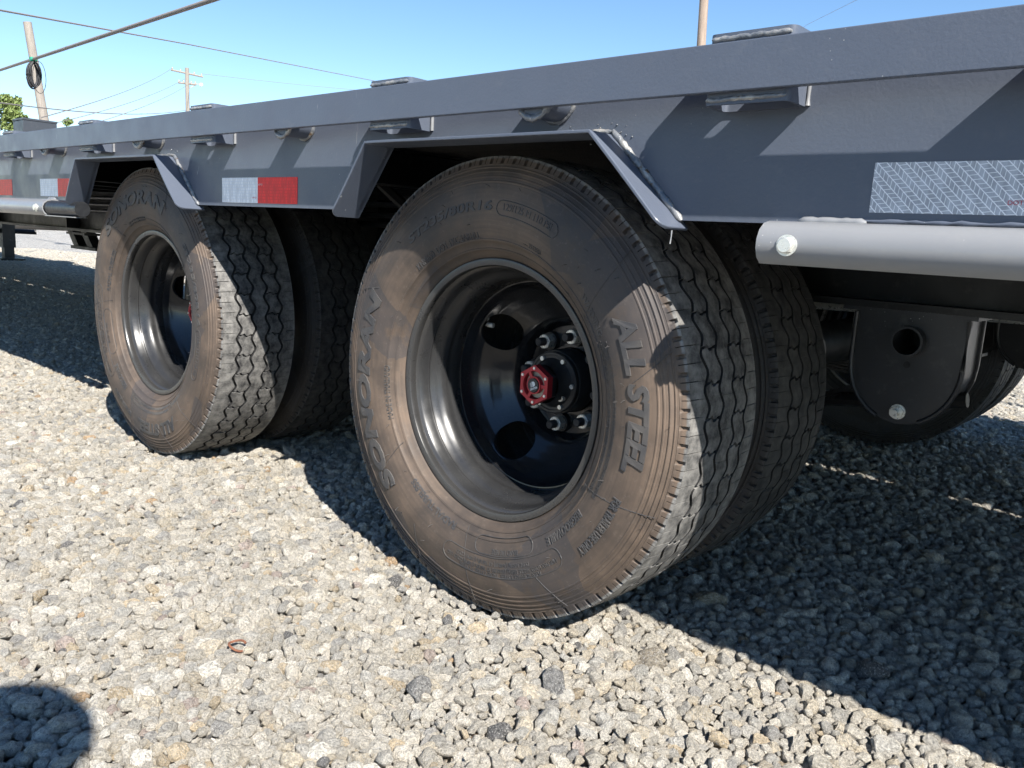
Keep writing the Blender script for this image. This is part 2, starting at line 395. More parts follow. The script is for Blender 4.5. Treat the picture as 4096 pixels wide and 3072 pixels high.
# bent strip over each wheel
def arch_strip(ax, y_out, y_in, th=.0045):
    A = Vector((ARCH[0][0], 0, ARCH[0][1]-.006)); pts = []
    raw = [Vector((x, 0, z)) for x, z in ARCH]; raw[0] += (raw[0]-raw[1]).normalized()*.008; raw[3] += (raw[3]-raw[2]).normalized()*.006
    path = []
    for i in range(3):
        n = 10
        for k in range(n): path.append(raw[i].lerp(raw[i+1], k/n))
    path.append(raw[3])
    # round the two bends
    L = [0]
    for a, b in zip(path, path[1:]): L.append(L[-1]+(b-a).length)
    tot = L[-1]; V = []; F = []; n = len(path); rad = .018
    extra = [0, .0012, .004, .008, .013, .018]
    S = sorted(set([round(x, 5) for x in L] + [round(e, 5) for e in extra] + [round(tot-e, 5) for e in extra]))
    def P(s):
        for i in range(n-1):
            if L[i+1] >= s-1e-9:
                t = (s-L[i])/max(L[i+1]-L[i], 1e-9); return path[i].lerp(path[i+1], t), (path[i+1]-path[i]).normalized()
        return path[-1], (path[-1]-path[-2]).normalized()
    for s in S:
        p, t = P(s); a, t0 = P(max(s-.004, 0)); b, t1 = P(min(s+.004, tot)); t = (b-a).normalized()
        nn = Vector((-t.z, 0, t.x)); e = min(s, tot-s); yo = y_out
        if e < rad: yo = y_out+rad-math.sqrt(max(rad*rad-(rad-e)**2, 0))
        wob = .0012*math.sin(s*21+ax*3)
        for (yy, off) in ((yo, 0), (y_in, 0), (y_in, th), (yo, th)):
            q = p+nn*off; V.append((ax+q.x, yy+wob*(yy == yo), q.z))
    m_ = len(S)
    for i in range(m_-1):
        for k in range(4): F.append((i*4+k, i*4+(k+1) % 4, i*4+4+(k+1) % 4, i*4+4+k))
    F += [(0, 1, 2, 3), (m_*4-1, m_*4-2, m_*4-3, m_*4-4)]
    return V, F
for ax in AX:
    V, F = arch_strip(ax, -.1100, -.047)
    me = mesh_from('fender_strip', V, F, PAINT); fix_normals(me); smoothen(me, 25)
    f = obj('fender_strip', me, trailer); bevel(f, .0009, 1)
    # weld beads on top of the strip where it meets the plate
    raw = [Vector((x, 0, z)) for x, z in ARCH]
    for a, b, lo, hi, rr in ((raw[1], raw[2], .02, .62, .0022), (raw[1], raw[2], .70, 1.0, .0038), (raw[2], raw[3], -.03, .98, .0046), (raw[1], raw[0], .0, .9, .0030)):
        d = (b-a); nn = Vector((-d.z, 0, d.x)).normalized()
        if nn.z < 0: nn = -nn
        k = 30; pts = []; rads = []
        for i in range(k+1):
            u = lo+(hi-lo)*i/k
            pts.append(a+d*u+nn*.0080+Vector((ax, -.0598+random.uniform(-.0006, .0006), random.uniform(-.0006, .0006))))
            rads.append(rr*(.8+.4*random.random())*(1 if 0 < i < k else .4))
        MB().tube(pts, rads, 8).build('weld_bead', WELD, trailer, smooth=60)
    w = MB()
    for i in range(12):                                       # spatter, too small to pick apart
        c = raw[2]+Vector((ax+random.gauss(0, .03), -.0592, random.gauss(.014, .008))); rr = random.uniform(.0006, .0014)
        w.tube([c-Vector((0, rr, 0)), c, c+Vector((0, rr, 0))], [rr*.4, rr, rr*.4], 6)
    w.build('weld_spatter', WELD, trailer, smooth=60)['kind'] = 'stuff'
# hanging paint drip on the near strip
MB().tube([(.366, -.088, .650), (.3665, -.0885, .643), (.366, -.089, .634)], [.0012, .0007, .0010], 6).build('paint_drip', PIPE, trailer, smooth=60)

# stake pockets (open tubes, 24 inch pitch) and pipe spools between them
pk = MB(); out = rrect(0, 0, .100, .0502, .009); inn = rrect(0, 0, .0925, .0427, .005); pk.loop(out, inn, 'z', .7885, .8640)
pk_me = pk.mesh('stake_pocket', PAINT, 30)
sp = MB(); oc = [(.0300*math.cos(2*PI*i/24), .0300*math.sin(2*PI*i/24)) for i in range(24)]; ic = [(x*.82, z*.82) for x, z in oc]
sp.prism(oc, 'y', -.0251, .0251); sp_me = sp.mesh('pipe_spool', PAINT, 30)
def pocket_weld(x):
    for z, y, x0, x1, r in ((.7940, -.1085, -.047, .047, .0030), (.8580, -.1092, -.046, .046, .0030)):
        pts = []; rads = []
        for i in range(25):
            u = x0+(x1-x0)*i/24; pts.append((x+u, y+random.uniform(-.0004, .0004), z+random.uniform(-.0007, .0007))); rads.append(r*(.8+.35*random.random())*(1 if 0 < i < 24 else .4))
        MB().tube(pts, rads, 7).build('weld_bead', WELD, trailer, smooth=60)
    pts = [(x+.0500, -.0600, .790+.066*i/12) for i in range(13)]; MB().tube(pts, [.0028*(.7+.5*random.random()) for _ in pts], 6).build('weld_bead', PIPE, trailer, smooth=60)
for k in range(-20, 4):
    x = .455+.6096*k
    if x < XL+.1: continue
    p_ = obj('stake_pocket', pk_me, trailer, (x, -.0841, 0))
    obj('stake_pocket', pk_me, trailer, (x, WID+.0841, 0))
    if k > -5: pocket_weld(x)
    xs = x-.3048
    obj('pipe_spool', sp_me, trailer, (xs, -.0841, .8200))
    if k > -4:
        w = MB(); pts = []
        for i in range(17):
            a = PI+PI*i/16; pts.append((xs+.0300*math.cos(a), -.1075, .8200+.0310*math.sin(a)+random.uniform(-.0008, .0008)))
        w.tube(pts, [.0045*(.6+.7*random.random()) for _ in pts], 7); w.build('weld_bead', WELD, trailer, smooth=60); w = MB()
        pts = [(xs+.0305*math.cos(a), -.0600, .8200+.0305*math.sin(a)) for a in [PI+PI*i/16 for i in range(17)]]
        w.tube(pts, [.0035*(.6+.7*random.random()) for _ in pts], 7)
        w.build('weld_bead', WELD, trailer, smooth=60)

# reflective tape
def tape(x0, x1, mat, zt=.7255, y=None):
    w = MB(); h = .0508; xm = (x0+x1)/2; w.box(x0-xm, x1-xm, -.0004, .0002, -h/2, h/2)
    return w.build('reflective_tape', mat, trailer, loc=(xm, YP0-.0003, zt-h/2))
tape(.585, 1.10, TAPE_CHEV, .7285); tape(1.10, 1.25, TAPE_R, .7285)
tape(-.771, -.6275, TAPE_W, .7215); tape(-.627, -.484, TAPE_R, .7215)
tape(-1.877, -1.7325, TAPE_W); tape(-1.732, -1.575, TAPE_R)
tape(-2.32, -2.137, TAPE_R)
tape(-3.2, -3.05, TAPE_W); tape(-3.05, -2.9, TAPE_R)
def flat_text(body, size, mat, name, loc, parent, rot=(PI/2, 0, 0), bold=0):
    V, F = text_geo(body, size, .00012, bold); me = mesh_from(name, V, F, mat); return obj(name, me, parent, loc, rot)
flat_text('DOT-C2', .0062, DOTRED, 'tape_print', (.7225, YP0-.0009, .6860), trailer)
flat_text('DOT-C2', .0042, DOTRED, 'tape_print', (-.640, YP0-.0009, .6790), trailer)
flat_text('DOT-C2', .0042, PRINT, 'tape_print', (-.617, YP0-.0009, .7050), trailer)

# lower guard rail: rolled C-section with bolts
prof = [(-.056, .6650), (-.076, .6655), (-.089, .6625), (-.0985, .6550), (-.1030, .6450), (-.1035, .6350), (-.0985, .6245), (-.0895, .6178)]
def csec(x0, x1):
    th = .0032; outp = prof; n = len(outp); inp = []
    for i, (y, z) in enumerate(outp):
        a = Vector(outp[max(i-1, 0)]); b = Vector(outp[min(i+1, n-1)]); t = (b-a).normalized(); nn = Vector((-t.y, t.x))
        if nn.x < 0 and i > 1: nn = -nn
        if i <= 1: nn = Vector((0, -1))
        inp.append((y+nn.x*th, z+nn.y*th))
    return MB().prism(outp+inp[::-1], 'x', x0, x1)
def hexbolt(x, z, y, parent):
    w = MB(); w.cyl(0, 0, .0115, -.0006, .0012, 24); w.cyl(0, 0, .0088, -.0062, -.0006, 6, .2); w.cyl(0, 0, .0074, -.0070, -.0062, 20, 0, .0085)
    return w.build('hex_bolt', ZINC, parent, smooth=30, loc=(x, y, z))
csec(.4835, XR).build('guard_rail', PIPE, trailer, smooth=40)
csec(-9.5, -1.735).build('guard_rail', PIPE, trailer, smooth=40)
for x in (.519, 2.0, -1.782, -3.3): hexbolt(x, .6390, -.1040, trailer)
w = MB(); w.tube([(-1.80, -.078, .6405), (-1.50, -.078, .6405)], .0205, 20); w.build('inner_pipe', HUBBLK, trailer, smooth=40)
MB().prism([(-.097, .6165), (-.060, .6165), (-.060, .6190), (-.097, .6190)], 'x', -1.735, -1.515).build('guard_lip', PIPE, trailer)
# small weld shims above the guard
for x0, x1 in ((.512, .585), (-1.80, -1.742)):
    w = MB(); pts = [(x0+(x1-x0)*i/14, -.0630, .6665) for i in range(15)]; w.tube(pts, [.0052*(.8+.25*random.random()) if 0 < i < 14 else .002 for i in range(15)], 8); w.build('weld_bead', PIPE, trailer, smooth=60)
w = MB(); pts = [(.575+.5*i/60, -.0605+random.uniform(-.0004, .0004), .6685+random.uniform(-.0006, .0006)) for i in range(61)]; w.tube(pts, [.0022*(.5+random.random()) for _ in pts], 6); w.build('weld_bead', PAINT, trailer, smooth=60)

# deck planks, cross members, main beams
pw = .1790; plank_me = None; ny = 13
yy = -.050
for i in range(ny):
    g = .025 if i == 5 else .003
    MB().box(XL, XR, yy, yy+pw, .806, .844).build('deck_plank', DECKWOOD, trailer); yy += pw+g
cm = MB(); cm.box(-.035, .035, 0, 2.30, .800, .8055); cm.box(-.035, .035, 0, 2.30, .728, .733); cm.box(-.003, .003, 0, 2.30, .733, .800); cm_me = cm.mesh('cross_member', PAINT_IN)
for k in range(-24, 7):
    x = .28+.4064*k
    if min(abs(x-a) for a in AX) < .30: continue
    obj('cross_member', cm_me, trailer, (x, .026, 0))
for yb in (.60, WID-.60):
    b = MB(); b.box(-11, XR, yb-.065, yb+.065, .545, .557); b.box(-11, XR, yb-.065, yb+.065, .716, .7275); b.box(-11, XR, yb-.005, yb+.005, .557, .716)
    b.build('main_beam', PAINT_IN, trailer)
    for x in np.arange(-10.6, 2.5, 1.2): MB().box(x, x+.01, yb-.064, yb-.0055, .5575, .7155).build('beam_stiffener', PAINT_IN, trailer)
for z, y in ((.700, .50), (.672, .51), (.645, .505)):
    MB().tube([(-8, y, z), (-.55, y, z)], .008, 8).build('air_line', HUBBLK, trailer, smooth=50)
MB().tube([(-1.95, .30, .690), (-1.85, .30, .683), (-1.72, .30, .660)], .009, 8).build('yellow_hose', YELLOW, trailer, smooth=50)
# diagonal brace seen in the near wheel well
MB().tube([(-.62, .25, .735), (-.36, .25, .59)], .012, 6).build('well_brace', PAINT_IN, trailer)

# suspension: hangers, springs, axles
def hanger(x, y, depth=.085):
    e = empty('spring_hanger', trailer, (x, y, 0)); hw, zt = .093, .540
    pts = [(-hw, zt), (-hw, .452)]
    for i in range(0, 13):
        a = PI+PI*i/12; pts.append((hw*math.cos(a)*1.0, (.452+.108*math.sin(a))))
    pts += [(hw, .452), (hw, zt)]
    pts = [p for i, p in enumerate(pts) if i == 0 or (Vector(p)-Vector(pts[i-1])).length > 1e-4]
    def plate(y0):
        # side plate with a bore: outline ring stitched to a circular hole
        n = 48; cx, cz, rr = .004, .493, .0235
        def ray_hit(a):
            d = Vector((math.cos(a), math.sin(a))); best = None
            for p, q in zip(pts, pts[1:]+pts[:1]):
                P = Vector(p)-Vector((cx, cz)); Q = Vector(q)-Vector((cx, cz)); ed = Q-P; den = d.x*ed.y-d.y*ed.x
                if abs(den) < 1e-9: continue
                t = (P.x*ed.y-P.y*ed.x)/den; u = (P.x*d.y-P.y*d.x)/den
                if t > 0 and -1e-6 <= u <= 1+1e-6 and (best is None or t > best): best = t
            return best
        ang = [2*PI*i/n for i in range(n)] + [math.atan2(p[1]-cz, p[0]-cx) % (2*PI) for p in pts]
        ang = sorted(set(round(a, 6) for a in ang)); o_ = []; i_ = []
        for a in ang:
            t = ray_hit(a); o_.append((cx+t*math.cos(a), cz+t*math.sin(a))); i_.append((cx+rr*math.cos(a), cz+rr*math.sin(a)))
        return MB().loop(o_, i_, 'y', y0, y0+.009)
    for y0 in (-.055, .046): bevel(plate(y0).build('hanger_plate', HANG, e), .0015, 2)
    # rolled edge band between the plates
    b = MB(); n = len(pts)
    for sgn in (-1, 1):
        q = [(sgn*hw*.94, .540), (sgn*hw*.94, .452)] + [(sgn*hw*.94*math.cos(PI*i/24), .452-.100*math.sin(PI*i/24)) for i in range(1, 9)]
        th = [(x_-sgn*.006, z_+(.004 if k > 2 else 0)) for k, (x_, z_) in enumerate(q)]
        b.prism(q+th[::-1], 'y', -.046, .046)
    b.build('hanger_web', HANG, e, smooth=30)
    # raised rim along the outer plate
    q = [(-hw*.985, .536), (-hw*.985, .452)] + [(-hw*.985*math.cos(PI*i/24), .452-.106*math.sin(PI*i/24)) for i in range(1, 10)]
    MB().tube([(x_, -.0560, z_) for x_, z_ in q], .0045, 8).build('rim_flange', HANG, e, smooth=60)
    q = [(-x_, z_) for x_, z_ in q]
    MB().tube([(x_, -.0560, z_) for x_, z_ in q], .0045, 8).build('rim_flange', HANG, e, smooth=60)
    oc = [(.004+.0262*math.cos(2*PI*i/28), .493+.0262*math.sin(2*PI*i/28)) for i in range(28)]; ic = [(.004+(x_-.004)*.86, .493+(z_-.493)*.86) for x_, z_ in oc]
    MB().loop(oc, ic, 'y', -.078, .050).build('pivot_sleeve', HANG, e, smooth=30); MB().cyl(.004, .493, .0224, .030, .040, 28).build('bore_light_stop', GROOVE, e)  # near-black disc added inside the sleeve to stop light showing through the bore
    MB().cyl(.004, .4515, .0058, -.0558, -.0552, 16).build('hole_shade_disc', GROOVE, e)  # dark disc laid on the plate for the shade in a small hole
    bz = .367; bw = MB(); bw.cyl(0, bz, .0135, -.0575, -.0551, 24); bw.cyl(0, bz, .0118, -.0635, -.0575, 6, .3); bw.cyl(0, bz, .0066, -.080, -.0635, 18)
    bw.build('hanger_bolt', ZINC, e, smooth=30)
    MB().box(-hw-.022, hw+.012, -.062, .062, .538, .5448).build('hanger_cap', HANG, e)
    return e
for yb in (.60, WID-.60):
    for x in (.470, -.619, -1.708): hanger(x, yb)
    for ax in AX:
        l = MB()
        for k in range(5):
            half = .40-.055*k; pts = []
            up = [(ax+half*u, .300+k*-.011+.10*(half*u/.40)**2+.0) for u in np.linspace(-1, 1, 13)]
            l.prism(up+[(x, z+.009) for x, z in up[::-1]], 'y', yb-.035, yb+.035)
        l.build('leaf_spring', PAINT_IN, trailer)
for ax in AX:
    MB().tube([(ax, .30, ZC), (ax, WID-.30, ZC)], .0635, 20).build('axle', PAINT_IN, trailer, smooth=40)
MB().tube([(.56, .62, .395), (.35, .62, .360), (.05, .60, .325)], .014, 8).build('radius_rod', PAINT_IN, trailer, smooth=40)
# bright pipe past the hanger
MB().tube([(1.25, 1.00, .545), (-.2, 1.02, .505)], .014, 10).build('brake_pipe', ZINC, trailer, smooth=40)

# landing jack and hanging step towards the front
j = empty('landing_jack', trailer, (-10.6, 2.35, 0))
MB().box(-.07, .07, -.07, .07, .16, .75).build('outer_leg', PAINT_IN, j); MB().box(-.055, .055, -.055, .055, .03, .16).build('inner_leg', PAINT_IN, j)
MB().box(-.20, .20, -.13, .13, .0, .03).build('foot_plate', PAINT_IN, j); MB().tube([(-.1, -.35, .36), (.1, .30, .36)], .03, 8).build('cross_shaft', PAINT_IN, j)
s_ = empty('hanging_step', trailer, (-4.95, 1.2, 0))
for x0 in (-.30, -.06): MB().prism([(x0, .55), (x0+.09, .55), (x0+.25, .40), (x0+.16, .40)], 'y', -.03, .03).build('step_side', PAINT_IN, s_)
MB().box(-.12, .30, -.06, .06, .392, .412).build('step_tread', PAINT_IN, s_); MB().box(-.22, .10, -.05, .05, .485, .500).build('step_tread', PAINT_IN, s_)
MB().box(-.35, .30, -.05, .05, .545, .56).build('step_top', PAINT_IN, s_)

# ================================================================= wheels
RT = .389; NP = 48
TW = .0945
def smoothstep(a, b, x):
    t = min(max((x-a)/(b-a), 0), 1); return t*t*(3-2*t)
def build_tire_mesh():
    rows = []                                              # (t, flags)
    for h in (0, .5):
        rows += [(h+.0, ''), (h+.030, ''), (h+.036, 's'), (h+.056, 's'), (h+.062, ''), (h+.12, ''), (h+.200, ''), (h+.212, 'o'), (h+.235, 'O'), (h+.305, 'O'), (h+.328, 'o'), (h+.340, '')]
        if h == 0: rows += [(.385, ''), (.392, 'n'), (.468, 'n'), (.475, '')]
        else: rows += [(.80+.12, '')]
    rows.sort(key=lambda q: q[0])
    P = 1.0/NP
    grooves = (-.0560, -.0185, .0185, .0560); gh = .0032; gb = .0023; GD = .0095
    def zig(t):
        t = t % 1.0; v = abs(((t+.25) % 1.0)-.5)*4-1
        return .0052*max(-1, min(1, v*1.35))
    # tread columns: (w, groove index or None, depth, rib)
    cols = [(-TW, None, 0, 0), (-.084, None, 0, 0), (-.073, None, 0, 0)]
    edges = [-.0560, -.0185, .0185, .0560]
    for gi, g in enumerate(grooves):
        cols += [(g-gh, gi, 0, gi), (g-gb, gi, GD, -1), (g+gb, gi, GD, -1), (g+gh, gi, 0, gi+1)]
        if gi < 3:
            a, b = g+gh, grooves[gi+1]-gh; n = 6 if gi in (0, 2) else 3
            for k in range(1, n): cols.append((a+(b-a)*k/n, 'r', 0, gi+1))
    cols += [(.073, None, 0, 4), (.084, None, 0, 4), (TW, None, 0, 4)]
    # sidewall columns r, w(outer face), band flag
    side = [(.3835, .0962, 'e'), (.3805, .0976, 'b'), (.3795, .0980, 'B'), (.3715, .1008, 'B'), (.3705, .1010, 'b'), (.3680, .1022, ''), (.3670, .1018, ''), (.3640, .1030, ''), (.3630, .1046, ''), (.3615, .1046, ''), (.3605, .1036, ''), (.3560, .1058, ''), (.3550, .1072, ''), (.3535, .1074, ''), (.3525, .1062, ''), (.3470, .1084, ''), (.3460, .1098, ''), (.3440, .1102, ''), (.3430, .1092, ''), (.3380, .1108, ''), (.3370, .1122, ''), (.3350, .1126, ''), (.3335, .1120, ''), (.322, .1150, ''), (.305, .1172, ''), (.288, .1174, ''), (.272, .1152, ''), (.256, .1106, ''), (.2475, .1072, ''), (.2465, .1080, ''), (.2440, .1068, ''), (.2430, .1050, ''), (.2375, .1010, ''), (.2330, .0985, ''), (.2325, .0994, ''), (.2300, .0978, ''), (.2292, .0955, ''), (.2240, .0912, ''), (.2190, .0860, ''), (.2150, .0800, ''), (.2080, .0770, '')]
    V = []; F = []; NR = len(rows)*NP; mats = []
    def crown(w): return RT-.0062*(abs(w)/TW)**2.2
    allcols = len(side)*2+len(cols)
    for pi in range(NP):
        for t, fl in rows:
            base = (pi+t)*P
            line = []
            for r, w, bf in side[::-1]:                     # outer sidewall (w negative side)
                rr = r; ww = w
                if fl in ('O', 'o') and bf in ('B', 'b'): ww -= .0052 if (fl == 'O' and bf == 'B') else (.0030 if (fl == 'O') != (bf == 'B') else .0008)
                if fl == 's' and bf in ('B', 'e'): ww -= .0022
                line.append((rr, -ww, 0))
            for w, g, d, rib in cols:
                zz = zig(t); k = 0
                if g is None: w2 = w + (zz*.35 if abs(w) < .075 else 0)
                else: w2 = w+zz
                dep = d; sh = 0.0
                if g == 'r' or (isinstance(g, int) and d == 0):
                    ribi = rib
                    if ribi in (1, 3):
                        lo, hi = grooves[ribi-1]+gh, grooves[ribi]-gh; u = (w-lo)/(hi-lo)
                        sh = .0030*(1 if .2 < u < .5 else (-1 if .5 <= u < .8 else 0))
                        if fl == 'n' and -.01 < u < 1.01: dep = .0060
                    elif ribi == 2 and fl == 's' and .0 <= t < .5: dep = .0010
                if g is None and fl == 's' and abs(w) > .070: dep = .0022
                line.append((crown(w2)-dep, w2, sh))
            for r, w, bf in side:
                rr, ww = r, w
                if fl in ('O', 'o') and bf in ('B', 'b'): ww -= .0052 if (fl == 'O' and bf == 'B') else (.0030 if (fl == 'O') != (bf == 'B') else .0008)
                line.append((rr, ww, 0))
            for r, w, sh in line:
                a = 2*PI*base+sh/RT
                if r > .33: r = .33+(r-.33)*.83                # low-profile shoulder: overall radius 0.379 m
                V.append((r*math.cos(a), w, r*math.sin(a)))
    n = allcols; o0 = len(side)
    isg = [1 if (isinstance(c[1], int) and c[2] > 0) else 0 for c in cols]
    for i in range(NR):
        j = (i+1) % NR; fl0 = rows[i % len(rows)][1]; fl1 = rows[(i+1) % len(rows)][1]
        for k in range(n-1):
            F.append((i*n+k, i*n+k+1, j*n+k+1, j*n+k))
            c = 0; a, b = k-o0, k+1-o0
            if 0 <= a < len(cols) and 0 <= b < len(cols):
                if isg[a] or isg[b]: c = 1
                elif fl0 == 'n' and fl1 == 'n' and cols[a][3] in (1, 3) and cols[b][3] in (1, 3): c = 1
                elif fl0 == 's' and fl1 == 's' and (abs(cols[a][0]) > .07 and abs(cols[b][0]) > .07): c = 1
            elif fl0 == 's' and fl1 == 's' and (k < o0 and side[::-1][k][2] in ('B', 'b', 'e') ): c = 1
            mats.append(c)
    me = mesh_from('tire', V, F); me.materials.append(RUBBER); me.materials.append(GROOVE)
    me.polygons.foreach_set('material_index', mats); fix_normals(me); smoothen(me, 32)
    return me
TIRE = build_tire_mesh()
SIDE_PTS = [(.2300, .0978), (.2440, .1068), (.256, .1106), (.272, .1152), (.288, .1174), (.305, .1172), (.322, .1150), (.3335, .1120), (.345, .1098), (.362, .1046)]
def side_w(r):
    return float(np.interp(r, [q[0] for q in SIDE_PTS], [q[1] for q in SIDE_PTS]))
def wrap_text(body, ang_deg, r0, cap, arc, h=.0008, bold=0.0, shear=0.0):
    """raised lettering bent round the outer sidewall; letters read clockwise, tops outward"""
    V, F = text_geo(body, cap/.69, h, bold, shear); out_ = []
    xs = [v[0] for v in V]; wide = arc/(max(xs)-min(xs)); xm = (max(xs)+min(xs))/2
    for x, y, z in V:
        a = math.radians(ang_deg)-(x-xm)*wide/(r0+cap/2); r = r0+y
        out_.append((r*math.cos(a), -(side_w(r)+z*.9), r*math.sin(a)))
    return out_, F
def ring_outline(a0, a1, r0, r1, h=.0012, wd=.0016):
    """raised capsule outline on the sidewall"""
    pts = []; am = math.radians; n = 22
    rr = (r1-r0)/2; rm = (r0+r1)/2; d = math.degrees(rr/rm)
    for i in range(n+1): a = a0+(a1-a0)*i/n; pts.append((a, r1))
    for i in range(1, 8): q = PI/2-PI*i/8; pts.append((a1-d*math.cos(q), rm+rr*math.sin(q)))
    for i in range(n+1): a = a1+(a0-a1)*i/n; pts.append((a, r0))
    for i in range(1, 8): q = -PI/2+PI*i/8; pts.append((a0+d*math.cos(q), rm+rr*math.sin(q)))
    w = MB(); P = []
    for a, r in pts+[pts[0]]: P.append((r*math.cos(am(a)), -(side_w(r)+.0002), r*math.sin(am(a))))
    w.tube(P, wd*.55, 5); return w.V, w.F
def build_letters():
    w = MB()
    def T(*a, **k): w.add(*wrap_text(*a, **k))
    T('SONORAN', 189, .2755, .0310, .372, h=.0024, bold=.0022, shear=.12)
    T('ALL STEEL', 9.5, .2850, .0285, .222, h=.0024, bold=.0018, shear=.15)
    T('ST235/80R16', 108, .2870, .0140, .205, h=.0012, bold=.0005, shear=.1)
    T('129/125 M 110 PSI', 73.7, .2900, .0105, .100, h=.0008)
    T('MADE IN THAILAND', 189.5, .2380, .0100, .098)
    T('KNM650  DOT 1XC 2ARHLL', 113, .2440, .0110, .158)
    T('RADIAL TUBELESS', 244, .2390, .0115, .126, bold=.0003)
    T('REGROOVABLE', 317, .2500, .0125, .086, h=.0015, bold=.0006)
    T('FOR TRAILER USE ONLY', 329, .2920, .0130, .114, h=.0016, bold=.0006)
    T('BRAND TIRE HERE', 286, .2560, .0080, .058)
    T('14PR MAX LOAD. SINGLE 1850 kg (4080LBS) AT 760 kPa (110PSI) COLD LRG', 284, .2860, .0070, .250)
    T('DUAL 1650 kg (3640LBS) AT 760 kPa (110PSI) COLD', 280, .2770, .0062, .165)
    T('PLIES: SIDEWALL 1 STEEL  TREAD 1 STEEL + 3 STEEL', 283, .2950, .0062, .185)
    T('WARNING:', 35, .2510, .0105, .066, bold=.0003)
    T('TIRE FAILURE DUE TO UNDERINFLATION/OVERLOADING OR MISAPPLICATION-FOLLOW TIRE PLACARD INSTRUCTIONS IN VEHICLE', 360, .2590, .0064, .235)
    T('CHECK INFLATION PRESSURE FREQUENTLY WITH AN ACCURATE GAUGE-ONLY SPECIALLY TRAINED PERSONS SHOULD MOUNT TIRES', 1, .2480, .0060, .225)
    T('2522551', 68, .2490, .0068, .026)
    w.add(*ring_outline(84, 63.5, .2845, .3075)); w.add(*ring_outline(297, 274, .2400, .2685)); w.add(*ring_outline(308, 260, .2715, .3035))
    # mould vent hairs: thin rubber whiskers
    rs = random.Random(5)
    for i in range(70):
        a = rs.uniform(0, 2*PI); r = rs.choice([.236, .252, .27, .284, .31, .326, .35]); L = rs.uniform(.004, .012)
        p = Vector((r*math.cos(a), -(side_w(r)-.0005), r*math.sin(a))); q = p+Vector((rs.uniform(-.004, .004), -L, rs.uniform(-.004, .004)))
        w.tube([p, p.lerp(q, .5)+Vector((0, 0, .0008)), q], [.00045, .0004, .0003], 4)
    for a in (148, 38, 12, 300, 262, 212, 240, 333):           # mould seam threads
        a += rs.uniform(-3, 3); ra, rb = (.235, .335) if a in (148,) else (rs.choice([.236, .30]), rs.choice([.30, .36]))
        if rb <= ra: rb = ra+.05
        P = [( (ra+(rb-ra)*u)*math.cos(math.radians(a+6*u)), -(side_w(ra+(rb-ra)*u)+.0002), (ra+(rb-ra)*u)*math.sin(math.radians(a+6*u))) for u in np.linspace(0, 1, 12)]
        w.tube(P, .0006, 4)
    me = mesh_from('tire_lettering', w.V, w.F, LETTER); return me
LETTERS = build_letters()

# steel rim with dished disc; flange face at y = 0, inward is +y
BARREL = [(.2110, .006), (.2170, .004), (.2176, .0005), (.2165, -.0022), (.2120, -.0030), (.2060, -.0012), (.2040, .0030), (.2052, .0100), (.2070, .014), (.2040, .0165), (.2005, .0200), (.1990, .0340), (.1975, .0375), (.1985, .0400), (.1968, .0440), (.1915, .0500), (.1860, .0570), (.1835, .0640), (.1830, .0700), (.1845, .0740), (.1830, .0790), (.1815, .0900), (.1812, .1180), (.1860, .1260), (.1960, .1320), (.1990, .1500), (.2060, .1560), (.2120, .1640), (.2165, .1660)]
def disc_y(r):
    return float(np.interp(r, [.100, .104, .108, .114, .122, .135, .150, .162, .172, .1785], [.208, .199, .186, .1785, .173, .163, .150, .136, .119, .100]))
def build_rim():
    w = MB(); w.revolve(BARREL, 144)
    w.revolve([(.1785, .100), (.1806, .0995), (.1815, .103)], 144)                       # weld ring edge
    w.revolve([(.060, .210), (.0995, .210), (.1000, .208)], 96)
    rings = [.100, .102, .104, .106, .108]; w.revolve([(r, disc_y(r)) for r in rings], 144)
    # dish with four hand holes: O-grid in each quadrant
    r0, r1 = .108, .1785; NB = 24
    for q in range(4):
        c0 = math.radians(148)+q*PI/2; per = []
        for i in range(NB): per.append((-1+2*i/NB, -1))
        for i in range(NB): per.append((1, -1+2*i/NB))
        for i in range(NB): per.append((1-2*i/NB, 1))
        for i in range(NB): per.append((-1, 1-2*i/NB))
        n = len(per); K = 9; V = []; F = []
        for k in range(K+1):
            f = (k/K)**1.3
            for (a, b) in per:
                ao, ro = c0+a*PI/4, (r0+r1)/2+b*(r1-r0)/2
                th = math.atan2(b, a); ex = abs(math.cos(th))**.85*math.copysign(1, math.cos(th)); ey = abs(math.sin(th))**.85*math.copysign(1, math.sin(th))
                ai, ri = c0+ex*.255, .1425+ey*.0275
                A = ai+(ao-ai)*f; r = ri+(ro-ri)*f; y = disc_y(r) - (.0022*(1-f)**4)
                V.append((r*math.cos(A), y, r*math.sin(A)))
        lip = []
        for i in range(n): x, y, z = V[i]; lip.append((x, y+.007, z))
        base = len(V); V += lip
        for i in range(n):
            j = (i+1) % n
            F.append((base+i, base+j, j, i))
            for k in range(K): F.append((k*n+i, k*n+j, (k+1)*n+j, (k+1)*n+i))
        w.add(V, F)
    me = mesh_from('rim', w.V, w.F, WHEEL)
    bm = bmesh.new(); bm.from_mesh(me); bmesh.ops.remove_doubles(bm, verts=bm.verts, dist=1e-5); bmesh.ops.recalc_face_normals(bm, faces=bm.faces); bm.to_mesh(me); bm.free()
    smoothen(me, 40); return me
RIM = build_rim()
